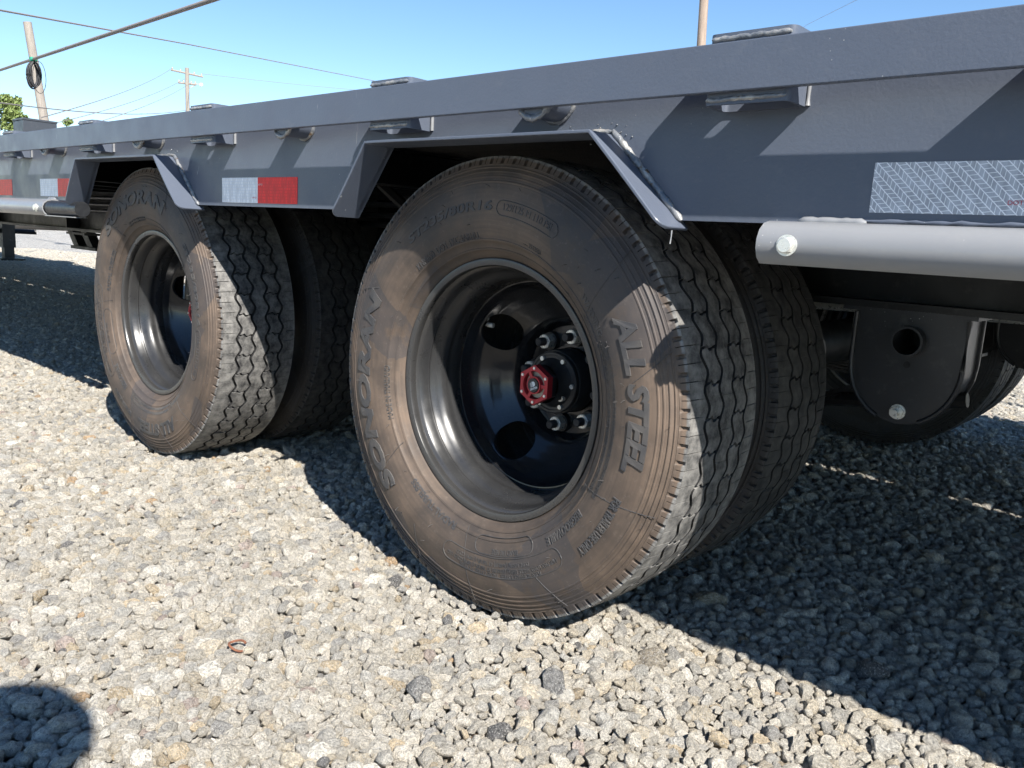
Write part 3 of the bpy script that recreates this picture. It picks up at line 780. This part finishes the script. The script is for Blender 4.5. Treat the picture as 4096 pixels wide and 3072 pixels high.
# hub pieces
h = MB(); h.revolve([(.0, .205), (.0585, .205), (.0585, .166), (.0570, .163), (.0, .163)], 64); HUB = h.mesh('hub_barrel', HUBBLK, 35)
h = MB(); h.revolve([(.0, .163), (.0555, .163), (.0555, .1545), (.0540, .1530), (.0500, .1530), (.0490, .1545), (.0445, .1545), (.0435, .1530), (.0400, .1500), (.0360, .1400), (.0345, .1300)], 64)
h.cyl(0, 0, .0345, .1180, .1310, 6, PI/6); CAP = h.mesh('hub_cap', HUBBLK, 35)
def hexring():
    n = 72; o = []; i_ = []
    for k in range(n):
        a = 2*PI*k/n; s6 = PI/3; b = ((a-PI/2) % s6)-s6/2
        o.append((.0325*math.cos(s6/2)/math.cos(b)*math.cos(a), .0325*math.cos(s6/2)/math.cos(b)*math.sin(a))); i_.append((.0225*math.cos(a), .0225*math.sin(a)))
    w = MB(); w.loop(o, i_, 'y', .1045, .1178)
    for a in (118, 242, 0):
        a = math.radians(a); d = Vector((math.cos(a), math.sin(a))); e = Vector((-d.y, d.x))*.0026
        w.prism([tuple(d*.011+e), tuple(d*.0235+e), tuple(d*.0235-e), tuple(d*.011-e)], 'y', .1050, .1090)
    w.loop([(.0142*math.cos(2*PI*k/32), .0142*math.sin(2*PI*k/32)) for k in range(32)], [(.012*math.cos(2*PI*k/32), .012*math.sin(2*PI*k/32)) for k in range(32)], 'y', .1035, .1130)
    return w.mesh('cap_ring', RED, 25)
RING = hexring()
h = MB(); h.cyl(0, 0, .0226, .1125, .1140, 40); WINDOW = h.mesh('oil_window', OILWIN)
h = MB(); h.cyl(0, 0, .0121, .1022, .1110, 40); BOSS = h.mesh('cap_boss', HUBBLK, 30)
def logo():
    w = MB()
    V, F = text_geo('DEXTER', .0046, .0001, .00012); w.add([(x, y-.0082, z) for x, y, z in V], F)
    # striped letter D emblem
    for k in range(4): w.box(-.0058+.0012*k, -.0054+.0012*k+.0001*k, -.0025, .0063-.0006*(3-k), -.0001, .0001)
    o = [(-.0005, .0063), (.0018, .0063)] + [(.0018+.0040*math.cos(PI/2-PI*i/12), .0019+.0044*math.sin(PI/2-PI*i/12)) for i in range(13)] + [(-.0005, -.0025)]
    w.prism(o, 'z', -.0001, .0001); return mesh_from('emblem', w.V, w.F, PRINT)
LOGO = logo()
def small(name, mat, fn, sm=30): w_ = MB(); fn(w_); return w_.mesh(name, mat, sm)
SCREW = small('cap_screw', ZINC, lambda w_: (w_.cyl(0, 0, .0040, 0, .0045, 16), w_.cyl(0, 0, .0018, -.0002, .0, 6)))
SCREWS = small('ring_screw', ZINC, lambda w_: (w_.cyl(0, 0, .0025, 0, .0030, 14), w_.cyl(0, 0, .0011, -.0001, .0, 6)))
def nut(w_):
    w_.cyl(0, 0, .0138, .1850, .2010, 6, .2); w_.cyl(0, 0, .0120, .1838, .1850, 24, 0, .0132)
NUT = small('lug_nut', ZINC, nut); CONE = small('lug_cone', HUBBLK, lambda w_: w_.cyl(0, 0, .0165, .2010, .2110, 28, 0, .0190))
def stud(w_):
    pr = [(0, .1680), (.0062, .1680), (.0076, .1695)] + [(.0079 if i % 2 else .0071, .1700+.0012*i) for i in range(12)] + [(.0079, .1860)]
    w_.revolve(pr, 20)
STUDM = small('wheel_stud', STUD, stud, 20)
PLUG = small('fill_plug', ZINC, lambda w_: (w_.loop([(.0062*math.cos(2*PI*k/20), .0062*math.sin(2*PI*k/20)) for k in range(20)], [(.0036*math.cos(2*PI*k/20), .0036*math.sin(2*PI*k/20)) for k in range(20)], 'y', .1440, .1540)))
VALVE = small('valve_stem', ZINC, lambda w_: (w_.tube([(-.182, .128, .090), (-.150, .138, .088)], .0036, 10), w_.tube([(-.150, .138, .088), (-.138, .141, .087)], .0048, 10)))

def wheel(xc, flip, inner, spin, tirespin):
    """one wheel of a dual pair; y runs inward from the outer flange"""
    if not flip: loc, rz = (xc, 0, ZC), 0
    else: loc, rz = (xc, WID, ZC), PI
    e = empty('wheel', trailer, loc, (0, 0, rz))
    yt = .085 if not inner else .357
    t = obj('tire', TIRE, e, (0, yt, 0), (0, tirespin, 0))
    if inner or flip: t.material_slots[0].link = 'OBJECT'; t.material_slots[0].material = RUBBER_SHADE
    if not inner:
        obj('tire_lettering', LETTERS, e, (0, yt, 0), (0, tirespin, 0))
        obj('rim', RIM, e, (0, 0, 0), (0, spin, 0))
        if flip: return e
        obj('hub_barrel', HUB, e); obj('hub_cap', CAP, e, rot=(0, spin, 0)); obj('cap_ring', RING, e, rot=(0, spin, 0), scale=(1.1, 1, 1.1)); obj('oil_window', WINDOW, e); obj('cap_boss', BOSS, e)
        obj('emblem', LOGO, e, (0, .1020, 0), (PI/2, math.radians(-24)+spin, 0))
        for k in range(6):
            a = k*PI/3-spin; obj('cap_screw', SCREW, e, (.0470*math.cos(a), .1500, .0470*math.sin(a)))
            a = k*PI/3+PI/2-spin; obj('ring_screw', SCREWS, e, (.0300*math.cos(a), .1025, .0300*math.sin(a)))
        for k in range(8):
            a = math.radians(82)+k*PI/4-spin; l = (.0826*math.cos(a), 0, .0826*math.sin(a))
            obj('lug_nut', NUT, e, l); obj('lug_cone', CONE, e, l); obj('wheel_stud', STUDM, e, l)
        a = math.radians(-38)-spin; obj('fill_plug', PLUG, e, (.0365*math.cos(a), 0, .0365*math.sin(a)))
        obj('valve_stem', VALVE, e, rot=(0, spin, 0))
    else:
        # inner rim sits mirrored behind the outer one
        obj('rim', RIM, e, (0, .442, 0), (0, spin, PI))
    return e
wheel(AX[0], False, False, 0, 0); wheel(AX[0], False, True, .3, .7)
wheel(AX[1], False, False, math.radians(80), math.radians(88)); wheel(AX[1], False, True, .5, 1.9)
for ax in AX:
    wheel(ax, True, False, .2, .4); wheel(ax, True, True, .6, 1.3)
for ax in AX:      # brake drums behind the inner wheels
    d = MB(); d.revolve([(.0, .30), (.165, .30), (.170, .31), (.170, .42), (.150, .44), (0, .44)], 48); d.build('brake_drum', HUBBLK, trailer, smooth=35, loc=(ax, 0, ZC))

# load on the deck at the far end
t_ = empty('steel_tool_box', loc=(-8.80, 2.16, .846)); tag(t_, 'upright dark grey steel box standing on the deck near the front', 'box')
bevel(MB().box(-.16, .15, -.17, .15, 0, .690).build('box_body', BOXSHADE, t_), .004); bevel(MB().box(-.165, .155, -.175, .155, .6905, .712).build('box_lid', BOXSHADE, t_), .003)

# ================================================================= gravel
def make_stone(i):
    """crushed stone: hull of a few random points, edges eased, faces roughened"""
    rs = random.Random(100+i); bm = bmesh.new(); n = rs.randint(13, 24)
    for k in range(n):
        zz = 1-2*(k+.5)/n; a = k*2.39996+rs.uniform(-.5, .5); q = math.sqrt(1-zz*zz)
        d = Vector((q*math.cos(a), q*math.sin(a), zz))+Vector((rs.uniform(-.25, .25), rs.uniform(-.25, .25), rs.uniform(-.25, .25)))
        bm.verts.new(d.normalized()*.5*rs.uniform(.80, 1.08))
    res = bmesh.ops.convex_hull(bm, input=bm.verts); bmesh.ops.delete(bm, geom=[g for g in res['geom_interior'] if isinstance(g, bmesh.types.BMVert)], context='VERTS')
    bmesh.ops.triangulate(bm, faces=bm.faces)
    bmesh.ops.subdivide_edges(bm, edges=bm.edges, cuts=3, use_grid_fill=True)
    bmesh.ops.triangulate(bm, faces=bm.faces)
    for _ in range(1): bmesh.ops.smooth_vert(bm, verts=bm.verts, factor=.35, use_axis_x=True, use_axis_y=True, use_axis_z=True)
    sx, sy, sz = rs.uniform(.95, 1.35), rs.uniform(.80, 1.05), rs.uniform(.62, .90)
    o = Vector((rs.uniform(0, 50), rs.uniform(0, 50), rs.uniform(0, 50)))
    for v in bm.verts:
        p = v.co.copy(); nrm = p.normalized(); p += nrm*mnoise.fractal(p*4.0+o, 1.0, 2.0, 4)*.030; p += nrm*mnoise.noise(p*13+o)*.010
        v.co = Vector((p.x*sx, p.y*sy, p.z*sz))*1.08
    bmesh.ops.recalc_face_normals(bm, faces=bm.faces)
    me = bpy.data.meshes.new('stone'); bm.to_mesh(me); bm.free(); me.materials.append(STONE); smoothen(me, 30)
    return me
stones = bpy.data.collections.new('stones')
for i in range(22):
    o = bpy.data.objects.new('stone_%02d' % i, make_stone(i)); stones.objects.link(o)

def dart_tile(size, n_try, rmin, rmax, seed):
    """non-overlapping stones in a periodic tile, large ones first"""
    rg = np.random.default_rng(seed); cell = rmax*1.7; G = int(size/cell); cell = size/G; grid = {}
    rad = np.sort(np.exp(rg.normal(math.log(.0053), .42, n_try)))[::-1]; rad = np.clip(rad, rmin, rmax); P = rg.random((n_try, 2))*size
    keep = []
    for k in range(n_try):
        x, y = P[k]; r = rad[k]
        for att in range(7):
            if att: x, y = rg.random(2)*size
            gx, gy = int(x/cell) % G, int(y/cell) % G; ok = True
            for dx in (-1, 0, 1):
                for dy in (-1, 0, 1):
                    for (a, b, q) in grid.get(((gx+dx) % G, (gy+dy) % G), ()):
                        ex = abs(a-x); ey = abs(b-y); ex = min(ex, size-ex); ey = min(ey, size-ey)
                        if ex*ex+ey*ey < (.80*(q+r))**2: ok = False; break
                    if not ok: break
                if not ok: break
            if ok:
                grid.setdefault((gx, gy), []).append((x, y, r)); keep.append((x, y, r)); break
    return np.array(keep)
TS = 1.0
tileA = dart_tile(TS, 14000, .0030, .0180, 3); tileB = dart_tile(TS, 5200, .0045, .0140, 4)
pts = []
cxy = np.array([CAM.x, CAM.y]); f2 = np.array([fwd.x, fwd.y]); f2 /= np.linalg.norm(f2); s2 = np.array([f2[1], -f2[0]])
for ix in range(-16, 4):
    for iy in range(-4, 10):
        c = np.array([ix+.5, iy+.5])*TS; d = c-cxy; al = d@f2; sd_ = abs(d@s2)
        far_left = 7.2 < al < 13 and -.72*al < d@s2 < -.44*al       # the strip seen under the deck at the left
        if not far_left and (al < -.7 or al > 7.2 or sd_ > al*.64+1.25): continue
        for layer, (tl, z0) in enumerate(((tileA, .0), (tileB, -.0060))):
            if layer and al > 3.2: continue
            q = tl.copy(); k = (ix*7+iy*13+layer*3) % 4
            for _ in range(k): q[:, [0, 1]] = np.c_[TS-q[:, 1], q[:, 0]]
            q[:, 0] += ix*TS; q[:, 1] += iy*TS
            pts.append(np.c_[q[:, :2], np.full(len(q), z0), q[:, 2]])
pts = np.concatenate(pts)
# keep stones out of the tyre contact patches
keep = np.ones(len(pts), bool)
for ax in AX:
    for y0, y1 in ((-.035, .205), (.237, .477), (WID-.205, WID+.035), (WID-.477, WID-.237)):
        iny = (pts[:, 1] > y0) & (pts[:, 1] < y1); dx = np.abs(pts[:, 0]-ax)
        surf = ZC-np.sqrt(np.maximum(.379*.379-np.minimum(dx, .38)**2, 0))
        keep &= ~(iny & (pts[:, 2]+pts[:, 3]*.62 > surf))
pts = pts[keep]
SLABS = np.array([(.254, .332, .003, .026), (.126, -.250, .003, .021), (.250, -.108, .003, .019), (.305, .061, .003, .025), (.558, .287, .003, .020)])
for sx_, sy_2, _, sr in SLABS: pts = pts[~((np.hypot(pts[:, 0]-sx_, pts[:, 1]-sy_2) < sr*.75) & (pts[:, 2] > -.004))]
pts = np.concatenate([pts, SLABS]); N = len(pts)
und = .004*np.sin(pts[:, 0]*5.1+1.3)*np.cos(pts[:, 1]*4.3)+.003*np.sin(pts[:, 0]*11+pts[:, 1]*8)
z = pts[:, 2]+und+RNG.normal(0, .0026, N)-.003
near_t = np.zeros(N)
co = np.c_[pts[:, 0], pts[:, 1], z]
me = bpy.data.meshes.new('gravel'); me.vertices.add(N); me.vertices.foreach_set('co', co.ravel().astype(np.float32))
def attr(name, typ, data, key):
    a = me.attributes.new(name, typ, 'POINT'); a.data.foreach_set(key, np.ascontiguousarray(data).ravel())
s0 = pts[:, 3]*2.40
attr('scl', 'FLOAT_VECTOR', np.c_[s0*RNG.uniform(.9, 1.15, N), s0*RNG.uniform(.85, 1.1, N), s0*RNG.uniform(.8, 1.1, N)].astype(np.float32), 'vector')
attr('rot', 'FLOAT_VECTOR', np.c_[RNG.normal(0, .38, N), RNG.normal(0, .38, N), RNG.uniform(0, 6.283, N)].astype(np.float32), 'vector')
attr('idx', 'INT', RNG.integers(0, 22, N).astype(np.int32), 'value')
attr('rnd', 'FLOAT_VECTOR', RNG.random((N, 3)).astype(np.float32), 'vector')
pal = np.array([(.50, .475, .43), (.56, .53, .48), (.43, .42, .40), (.52, .47, .39), (.62, .60, .56), (.34, .335, .33), (.50, .42, .31), (.14, .14, .145), (.46, .33, .21), (.42, .355, .33)])
pp = np.array([.27, .26, .17, .12, .09, .04, .025, .005, .005, .010]); pp /= pp.sum()
tint = pal[RNG.choice(len(pal), N, p=pp)]*RNG.uniform(1.05, 1.55, (N, 1))*np.array([1.0, .995, .972])
tint[-5:] = [(.46, .40, .31), (.30, .30, .30), (.28, .28, .28), (.40, .36, .30), (.20, .20, .205)]
attr('tint', 'FLOAT_VECTOR', tint.astype(np.float32), 'vector')
gv = obj('gravel', me); tag(gv, 'loose crushed granite stones covering the yard', kind='stuff')
ng = bpy.data.node_groups.new('gravel_scatter', 'GeometryNodeTree')
ng.interface.new_socket('Geometry', in_out='INPUT', socket_type='NodeSocketGeometry'); ng.interface.new_socket('Geometry', in_out='OUTPUT', socket_type='NodeSocketGeometry')
gi = ng.nodes.new('NodeGroupInput'); go = ng.nodes.new('NodeGroupOutput'); ip = ng.nodes.new('GeometryNodeInstanceOnPoints')
ci = ng.nodes.new('GeometryNodeCollectionInfo'); ci.inputs['Collection'].default_value = stones; ci.inputs['Separate Children'].default_value = True; ci.inputs['Reset Children'].default_value = True
def named(nm, typ):
    x = ng.nodes.new('GeometryNodeInputNamedAttribute'); x.data_type = typ; x.inputs['Name'].default_value = nm; return x.outputs['Attribute']
ip.inputs['Pick Instance'].default_value = True
e2r = ng.nodes.new('FunctionNodeEulerToRotation')
ng.links.new(gi.outputs[0], ip.inputs['Points']); ng.links.new(ci.outputs[0], ip.inputs['Instance']); ng.links.new(named('idx', 'INT'), ip.inputs['Instance Index'])
ng.links.new(named('rot', 'FLOAT_VECTOR'), e2r.inputs[0]); ng.links.new(e2r.outputs[0], ip.inputs['Rotation']); ng.links.new(named('scl', 'FLOAT_VECTOR'), ip.inputs['Scale'])
ng.links.new(ip.outputs[0], go.inputs[0])
md = gv.modifiers.new('scatter', 'NODES'); md.node_group = ng
print('stones', N, flush=True)

# ================================================================= background
def pole(name, x, y, h_, r0, r1, mat, label, tilt=(0, 0)):
    e = empty(name, loc=(x, y, 0)); tag(e, label, 'utility pole', 'wooden utility poles')
    n = 9; pts_ = [(tilt[0]*i/n*h_, tilt[1]*i/n*h_, h_*i/n) for i in range(n+1)]
    MB().tube(pts_, [r0+(r1-r0)*i/n for i in range(n+1)], 14).build('shaft', mat, e, smooth=50); return e
p1 = pole('utility_pole', -35.05, 11.38, 7.70, .20, .150, POLE_L, 'pale bleached wooden pole with a cable coil hanging before it', (-.037, -.110))
p2 = pole('utility_pole', -10.17, 18.11, 9.5, .125, .105, POLE_R, 'brown wooden pole standing behind the rail above the near wheel', (-.03, -.012))
p3 = pole('utility_pole', -61.95, 29.92, 12.0, .19, .14, POLE_L, 'distant wooden pole with two crossarms and a street lamp')
ad = Vector((.44, .90, 0)).normalized()
def crossarm(z, half, drop):
    a = -ad*half+Vector((0, 0, z+drop)); b = ad*half+Vector((0, 0, z-drop)); MB().tube([a, b], .075, 6).build('crossarm', POLE_L, p3); return a, b
a1, b1 = crossarm(11.60, 1.15, .12); a2, b2 = crossarm(10.85, .65, .0)
for a, b in ((a1, b1), (a2, b2)):
    for u in (.05, .3, .72, .95):
        c = a.lerp(b, u); MB().tube([c, c+Vector((0, 0, .12)), c+Vector((0, 0, .22))], [.03, .06, .04], 8).build('insulator', INSUL, p3, smooth=50)
MB().tube([ad*.1+Vector((0, 0, 10.5)), ad*.7+Vector((0, 0, 10.9)), ad*1.0+Vector((0, 0, 10.9))], .03, 6).build('lamp_arm', INSUL, p3)
MB().tube([ad*.9+Vector((0, 0, 10.95)), ad*.98+Vector((0, 0, 10.9)), ad*1.05+Vector((0, 0, 10.8))], [.08, .17, .12], 12).build('lamp_head', LAMPGL, p3, smooth=60)

def wire(label, pts_, r, mat=CABLE, sag=.0, n=24, name='overhead_cable'):
    P = [Vector(p) for p in pts_]; out_ = []
    for a, b in zip(P, P[1:]):
        for i in range(n): u = i/n; q = a.lerp(b, u); q.z -= sag*4*u*(1-u); out_.append(q)
    out_.append(P[-1]); o0 = out_[0].copy()
    w = MB().tube([q-o0 for q in out_], r, 7); o = w.build(name, mat, None, smooth=60, loc=o0); return tag(o, label, 'cable', 'overhead cables')
wire('thick dark cable bundle crossing the sky and holding the coil', [(8, 1.72, 2.13), (-7.08, 3.22, 2.75), (-14.34, 3.94, 3.05), (-24, 4.9, 3.45)], .024)
wire('twisted service cable running from the upper left corner down to the deck', [(-6, -.55, 2.30), (-10.63, 2.41, 2.95), (-17.03, 7.92, 4.37), (-26.06, 19.77, 6.42), (-34, 30, 8.2)], .012)
wire('grey cable sagging low across the pale pole', [(-16, 1.3, 3.0), (-27.94, 7.33, 3.77), (-58.42, 28.0, 8.4)], .020, sag=.30)
wire('topmost thin wire meeting the distant crossarm', [(-62.39, 28.96, 11.85), (-22, 6.5, 2.9)], .013, sag=.25)
wire('middle thin wire meeting the distant crossarm', [(-62.0, 29.79, 11.2), (-30, 9.6, 3.6)], .013, sag=.25)
wire('lowest thin wire of the distant pole', [(-61.8, 30.1, 10.9), (-31, 10.6, 3.6)], .013, sag=.25)
wire('thin wire leaving the distant pole towards the far trees', [(-61.5, 30.8, 11.7), (-70, 75, 17.5)], .013, sag=.4)
wire('thin wire running up above the rail on the right', [(-22, 48, 13.3), (-15.53, 35.52, 10.58), (-10.06, 26.98, 8.83), (-4, 18, 6.9)], .006)
cc = Vector((-14.34, 3.94, 2.80)); ev = Vector((.12, .99, 0)).normalized()
coil = MB()
for k in range(9):
    ph = random.uniform(-.03, .03); rx, rz = .075+random.uniform(-.02, .02), .200+random.uniform(-.02, .015)
    coil.tube([(ev*(rx*math.cos(2*PI*i/28)+ph)+Vector((random.uniform(-.004, .004)+.012*k-.05, 0, rz*math.sin(2*PI*i/28)-(.2-rz)*-1))) for i in range(29)], .011, 6, cap=False)
coil.tube([(ev*(.095*math.cos(2*PI*i/28)+.06)+Vector((.05, 0, .25*math.sin(2*PI*i/28)-.03))) for i in range(29)], .005, 5, cap=False)
ce = empty('cable_coil', loc=cc); tag(ce, 'black coil of spare cable tied to the thick overhead cable', 'cable coil')
coil.build('loops', CABLE_B, ce, smooth=60)
MB().tube([(0, -.05, .245), (0, .05, .250)], .035, 10).build('tie', GREENTIE, ce, smooth=50)

def tree(name, x, y, z0, z1, rad, label, nleaf, seed, lsize):
    rs = np.random.default_rng(seed); e = empty(name, loc=(x, y, 0)); tag(e, label, 'tree', 'trees beyond the yard')
    H = z1
    tb = MB(); tb.tube([(0, 0, 0), (.05, 0, H*.35), (-.05, .05, H*.7), (0, 0, H*.95)], [.22, .18, .10, .03], 10)
    for k in range(9):
        a = rs.uniform(0, 6.28); zz = H*rs.uniform(.3, .75); L = rad*rs.uniform(.5, .9); tb.tube([(0, 0, zz), (L*.5*math.cos(a), L*.5*math.sin(a), zz+.3*L), (L*math.cos(a), L*math.sin(a), zz+.55*L)], [.07, .045, .015], 6)
    tb.build('trunk', BARK, e, smooth=60)
    # leaf clumps spread through the crown
    V = []; F = []; nc = 46
    cl = []
    for k in range(nc):
        u = rs.random(); zz = z0+(z1-z0)*u; pr = rad*(.35+.75*math.sin(PI*min(1, .12+.88*u))**.8)*(1 if u < .75 else 1-(u-.75)*2.2)
        a = rs.uniform(0, 6.28); q = pr*math.sqrt(rs.random()); cl.append((q*math.cos(a), q*math.sin(a), zz, rad*rs.uniform(.16, .34)))
    per = nleaf//nc
    for (cx, cy2, cz, cr) in cl:
        d = rs.normal(size=(per, 3)); d /= np.linalg.norm(d, axis=1)[:, None]; d *= (cr*rs.random(per)**.4)[:, None]
        for dx, dy, dz in d:
            c = Vector((cx+dx, cy2+dy, cz+dz*.8)); n_ = Vector(rs.normal(size=3)).normalized(); t_ = n_.orthogonal().normalized(); b2_ = n_.cross(t_); s = lsize*rs.uniform(.6, 1.3)
            k = len(V); V += [c-t_*s, c+b2_*s*.5, c+t_*s, c-b2_*s*.5]; F.append((k, k+1, k+2, k+3))
    obj('crown', mesh_from('crown', V, F, LEAF), e)
tree('broadleaf_tree', -39.4, 11.0, 1.6, 5.30, 1.30, 'light green leafy tree behind the pale pole at the edge of the picture', 9000, 21, .085)
tree('broadleaf_tree', -55.7, 18.95, 2.2, 6.35, .85, 'small green treetop peeping over the deck beside the dark box', 5000, 22, .085)
tree('broadleaf_tree', -39.0, 8.2, 1.4, 5.6, 1.9, 'large green tree at the far left beyond the thin post', 9000, 23, .09)
MB().tube([(0, 0, 0), (0, 0, 2.0)], .012, 8).build('metal_post', PIPE, None, loc=(-6.79, 1.235, .846), smooth=50)
tag(bpy.data.objects['metal_post'], 'thin pale metal post standing upright on the deck', 'post')
# dark timber lying across the yard
w = MB(); a = Vector((-29.9, 7.6, .10)); b = Vector((-30.6, 14.5, .10)); k = 16
w.tube([Vector((0, 0, 0)).lerp(b-a, i/k)+Vector((random.uniform(-.02, .02), 0, random.uniform(-.03, .03))) for i in range(k+1)], [random.uniform(.16, .20) for _ in range(k+1)], 8)
tag(w.build('timber_edging', DECKWOOD, None, smooth=50, loc=a), 'dark timber lying along the far edge of the gravel', 'timber')

RUST = simple('rusty_wire', (.16, .065, .035), .9, nscale=300)
rr_ = MB().tube([(.0125*math.cos(a), .0085*math.sin(a), .003*math.sin(2*a)) for a in np.linspace(.5, 5.6, 18)], .0019, 6).build('wire_ring', RUST, None, smooth=60, loc=(-.131, -.384, .0125), rot=(.5, .2, .8))
tag(rr_, 'small rusty open wire ring lying on the sunlit gravel', 'wire ring')

# ================================================================= photographer, crouching behind the camera
def photographer():
    e = empty('person', loc=(1.2, -1.42, 0)); tag(e, 'crouching photographer in dark hoodie and jeans holding a phone', 'person')
    F2 = Vector((f2[0], f2[1], 0)); S2 = Vector((s2[0], s2[1], 0)); Z = Vector((0, 0, 1)); o = Vector((1.2, -1.42, 0))
    V = []; E = []; Rr = []
    def v(p, r, link=None):
        V.append(tuple(p-o)); Rr.append(r); k = len(V)-1
        if link is not None: E.append((link, k))
        return k
    head = Vector((1.098, -1.239, 1.15)); pel = Vector((1.24, -1.42, .42))
    root = v(pel, .155); wa = v(pel.lerp(head, .28), .140, root); ch = v(pel.lerp(head, .55)+F2*.02, .155, wa); up = v(pel.lerp(head, .72), .120, ch)
    nk = v(pel.lerp(head, .82), .060, up); hb = v(head+Z*-.05, .078, nk); hc = v(head+F2*.01+Z*.02, .098, hb); ht = v(head+Z*.085, .060, hc)
    for sg in (-1, 1):
        hip = v(pel+S2*.11*sg-Z*.02, .100, root); kn = v(pel+F2*.36+S2*.17*sg+Z*.06, .066, hip); cf = v(pel+F2*.24+S2*.16*sg-Z*.16, .062, kn)
        an = v(pel+F2*.14+S2*.15*sg-Z*.35, .042, cf); v(pel+F2*.30+S2*.16*sg-Z*.385, .034, an)
        sh = v(pel.lerp(head, .68)+S2*.185*sg, .068, up); el = v(pel.lerp(head, .42)+S2*.25*sg+F2*.14, .046, sh)
        hp = CAM-F2*.085+S2*.085*sg-Z*.045; wr = v(hp-F2*.05-Z*.05, .030, el); pa = v(hp, .034, wr)
        for k in range(4):
            b = v(hp+F2*.026+Z*(.030-.020*k)-S2*.004*sg, .0095, pa); c = v(hp+F2*.046+Z*(.034-.021*k)-S2*.028*sg, .0085, b); v(hp+F2*(.040)+Z*(.034-.021*k)-S2*(.048-.004*abs(k-1))*sg, .0075, c)
        b = v(hp-F2*.010+Z*.036-S2*.012*sg, .0110, pa); v(hp+F2*.006+Z*.052-S2*.034*sg, .0090, b)
    me = bpy.data.meshes.new('body'); me.from_pydata(V, E, []); b = obj('body', me, e)
    md = b.modifiers.new('skin', 'SKIN'); md.use_smooth_shade = True
    sk = me.skin_vertices[0].data
    for k, r in enumerate(Rr): sk[k].radius = (r, r); sk[k].use_root = (k == 0)
    b.modifiers.new('subsurf', 'SUBSURF').levels = 2; b.modifiers['subsurf'].render_levels = 2
    t = NT('photographer_clothing'); c = t.n('ShaderNodeTexCoord'); xyz = t.n('ShaderNodeSeparateXYZ'); t.l(c.outputs['Object'], xyz.inputs[0])
    col = t.mix(t.math('GREATER_THAN', xyz.outputs[2], .47), (.05, .07, .12), (.03, .03, .035)); col = t.mix(t.math('GREATER_THAN', xyz.outputs[2], 1.03), col, (.45, .29, .21))
    d = t.n('ShaderNodeVectorMath', operation='DISTANCE'); t.l(c.outputs['Object'], d.inputs[0]); d.inputs[1].default_value = tuple(CAM-o-F2*.06); col = t.mix(t.math('LESS_THAN', d.outputs['Value'], .14), col, (.45, .29, .21))
    me.materials.append(t.set(col=col, rough=.8, normal=t.bump(t.noise(c.outputs['Object'], 60, 4), .3, .004)))
    hb_ = bmesh.new(); bmesh.ops.create_icosphere(hb_, subdivisions=3, radius=.112)
    for q in hb_.verts:
        f = mnoise.noise(q.co*28)*.006; q.co += q.co.normalized()*f
        if q.co.z < -.02 and Vector((q.co.x, q.co.y, 0)).dot(F2) > -.02: q.co *= .80
    hm = bpy.data.meshes.new('hair'); hb_.to_mesh(hm); hb_.free(); hm.materials.append(simple('dark_hair', (.03, .02, .015), .7)); smoothen(hm, 180)
    obj('hair', hm, e, head-o+Z*.025-F2*.012)
    for sg in (-1, 1): MB().tube([F2*.094+S2*.034*sg, F2*.102+S2*.034*sg], .010, 10).build('eye', HUBBLK, e, loc=head-o+Z*.005, smooth=60)
    MB().tube([F2*.085+Z*.01, F2*.118-Z*.022, F2*.100-Z*.030], [.008, .014, .010], 8).build('nose', me.materials[0], e, loc=head-o, smooth=60)
    MB().tube([F2*.090-S2*.024, F2*.096, F2*.090+S2*.024], .005, 6).build('mouth', RED, e, loc=head-o-Z*.058, smooth=60)
    ph = empty('phone', loc=CAM-F2*.035); tag(ph, 'black smartphone held low in both hands of the photographer', 'phone')
    a = math.atan2(S2.y, S2.x)
    bevel(MB().box(-.074, .074, -.004, .004, -.036, .036).build('phone_body', HUBBLK, ph, rot=(0, 0, a)), .003, 3)
    MB().box(-.070, .070, -.0046, -.0042, -.032, .032).build('phone_screen', CABLE_B, ph, rot=(0, 0, a))
photographer()
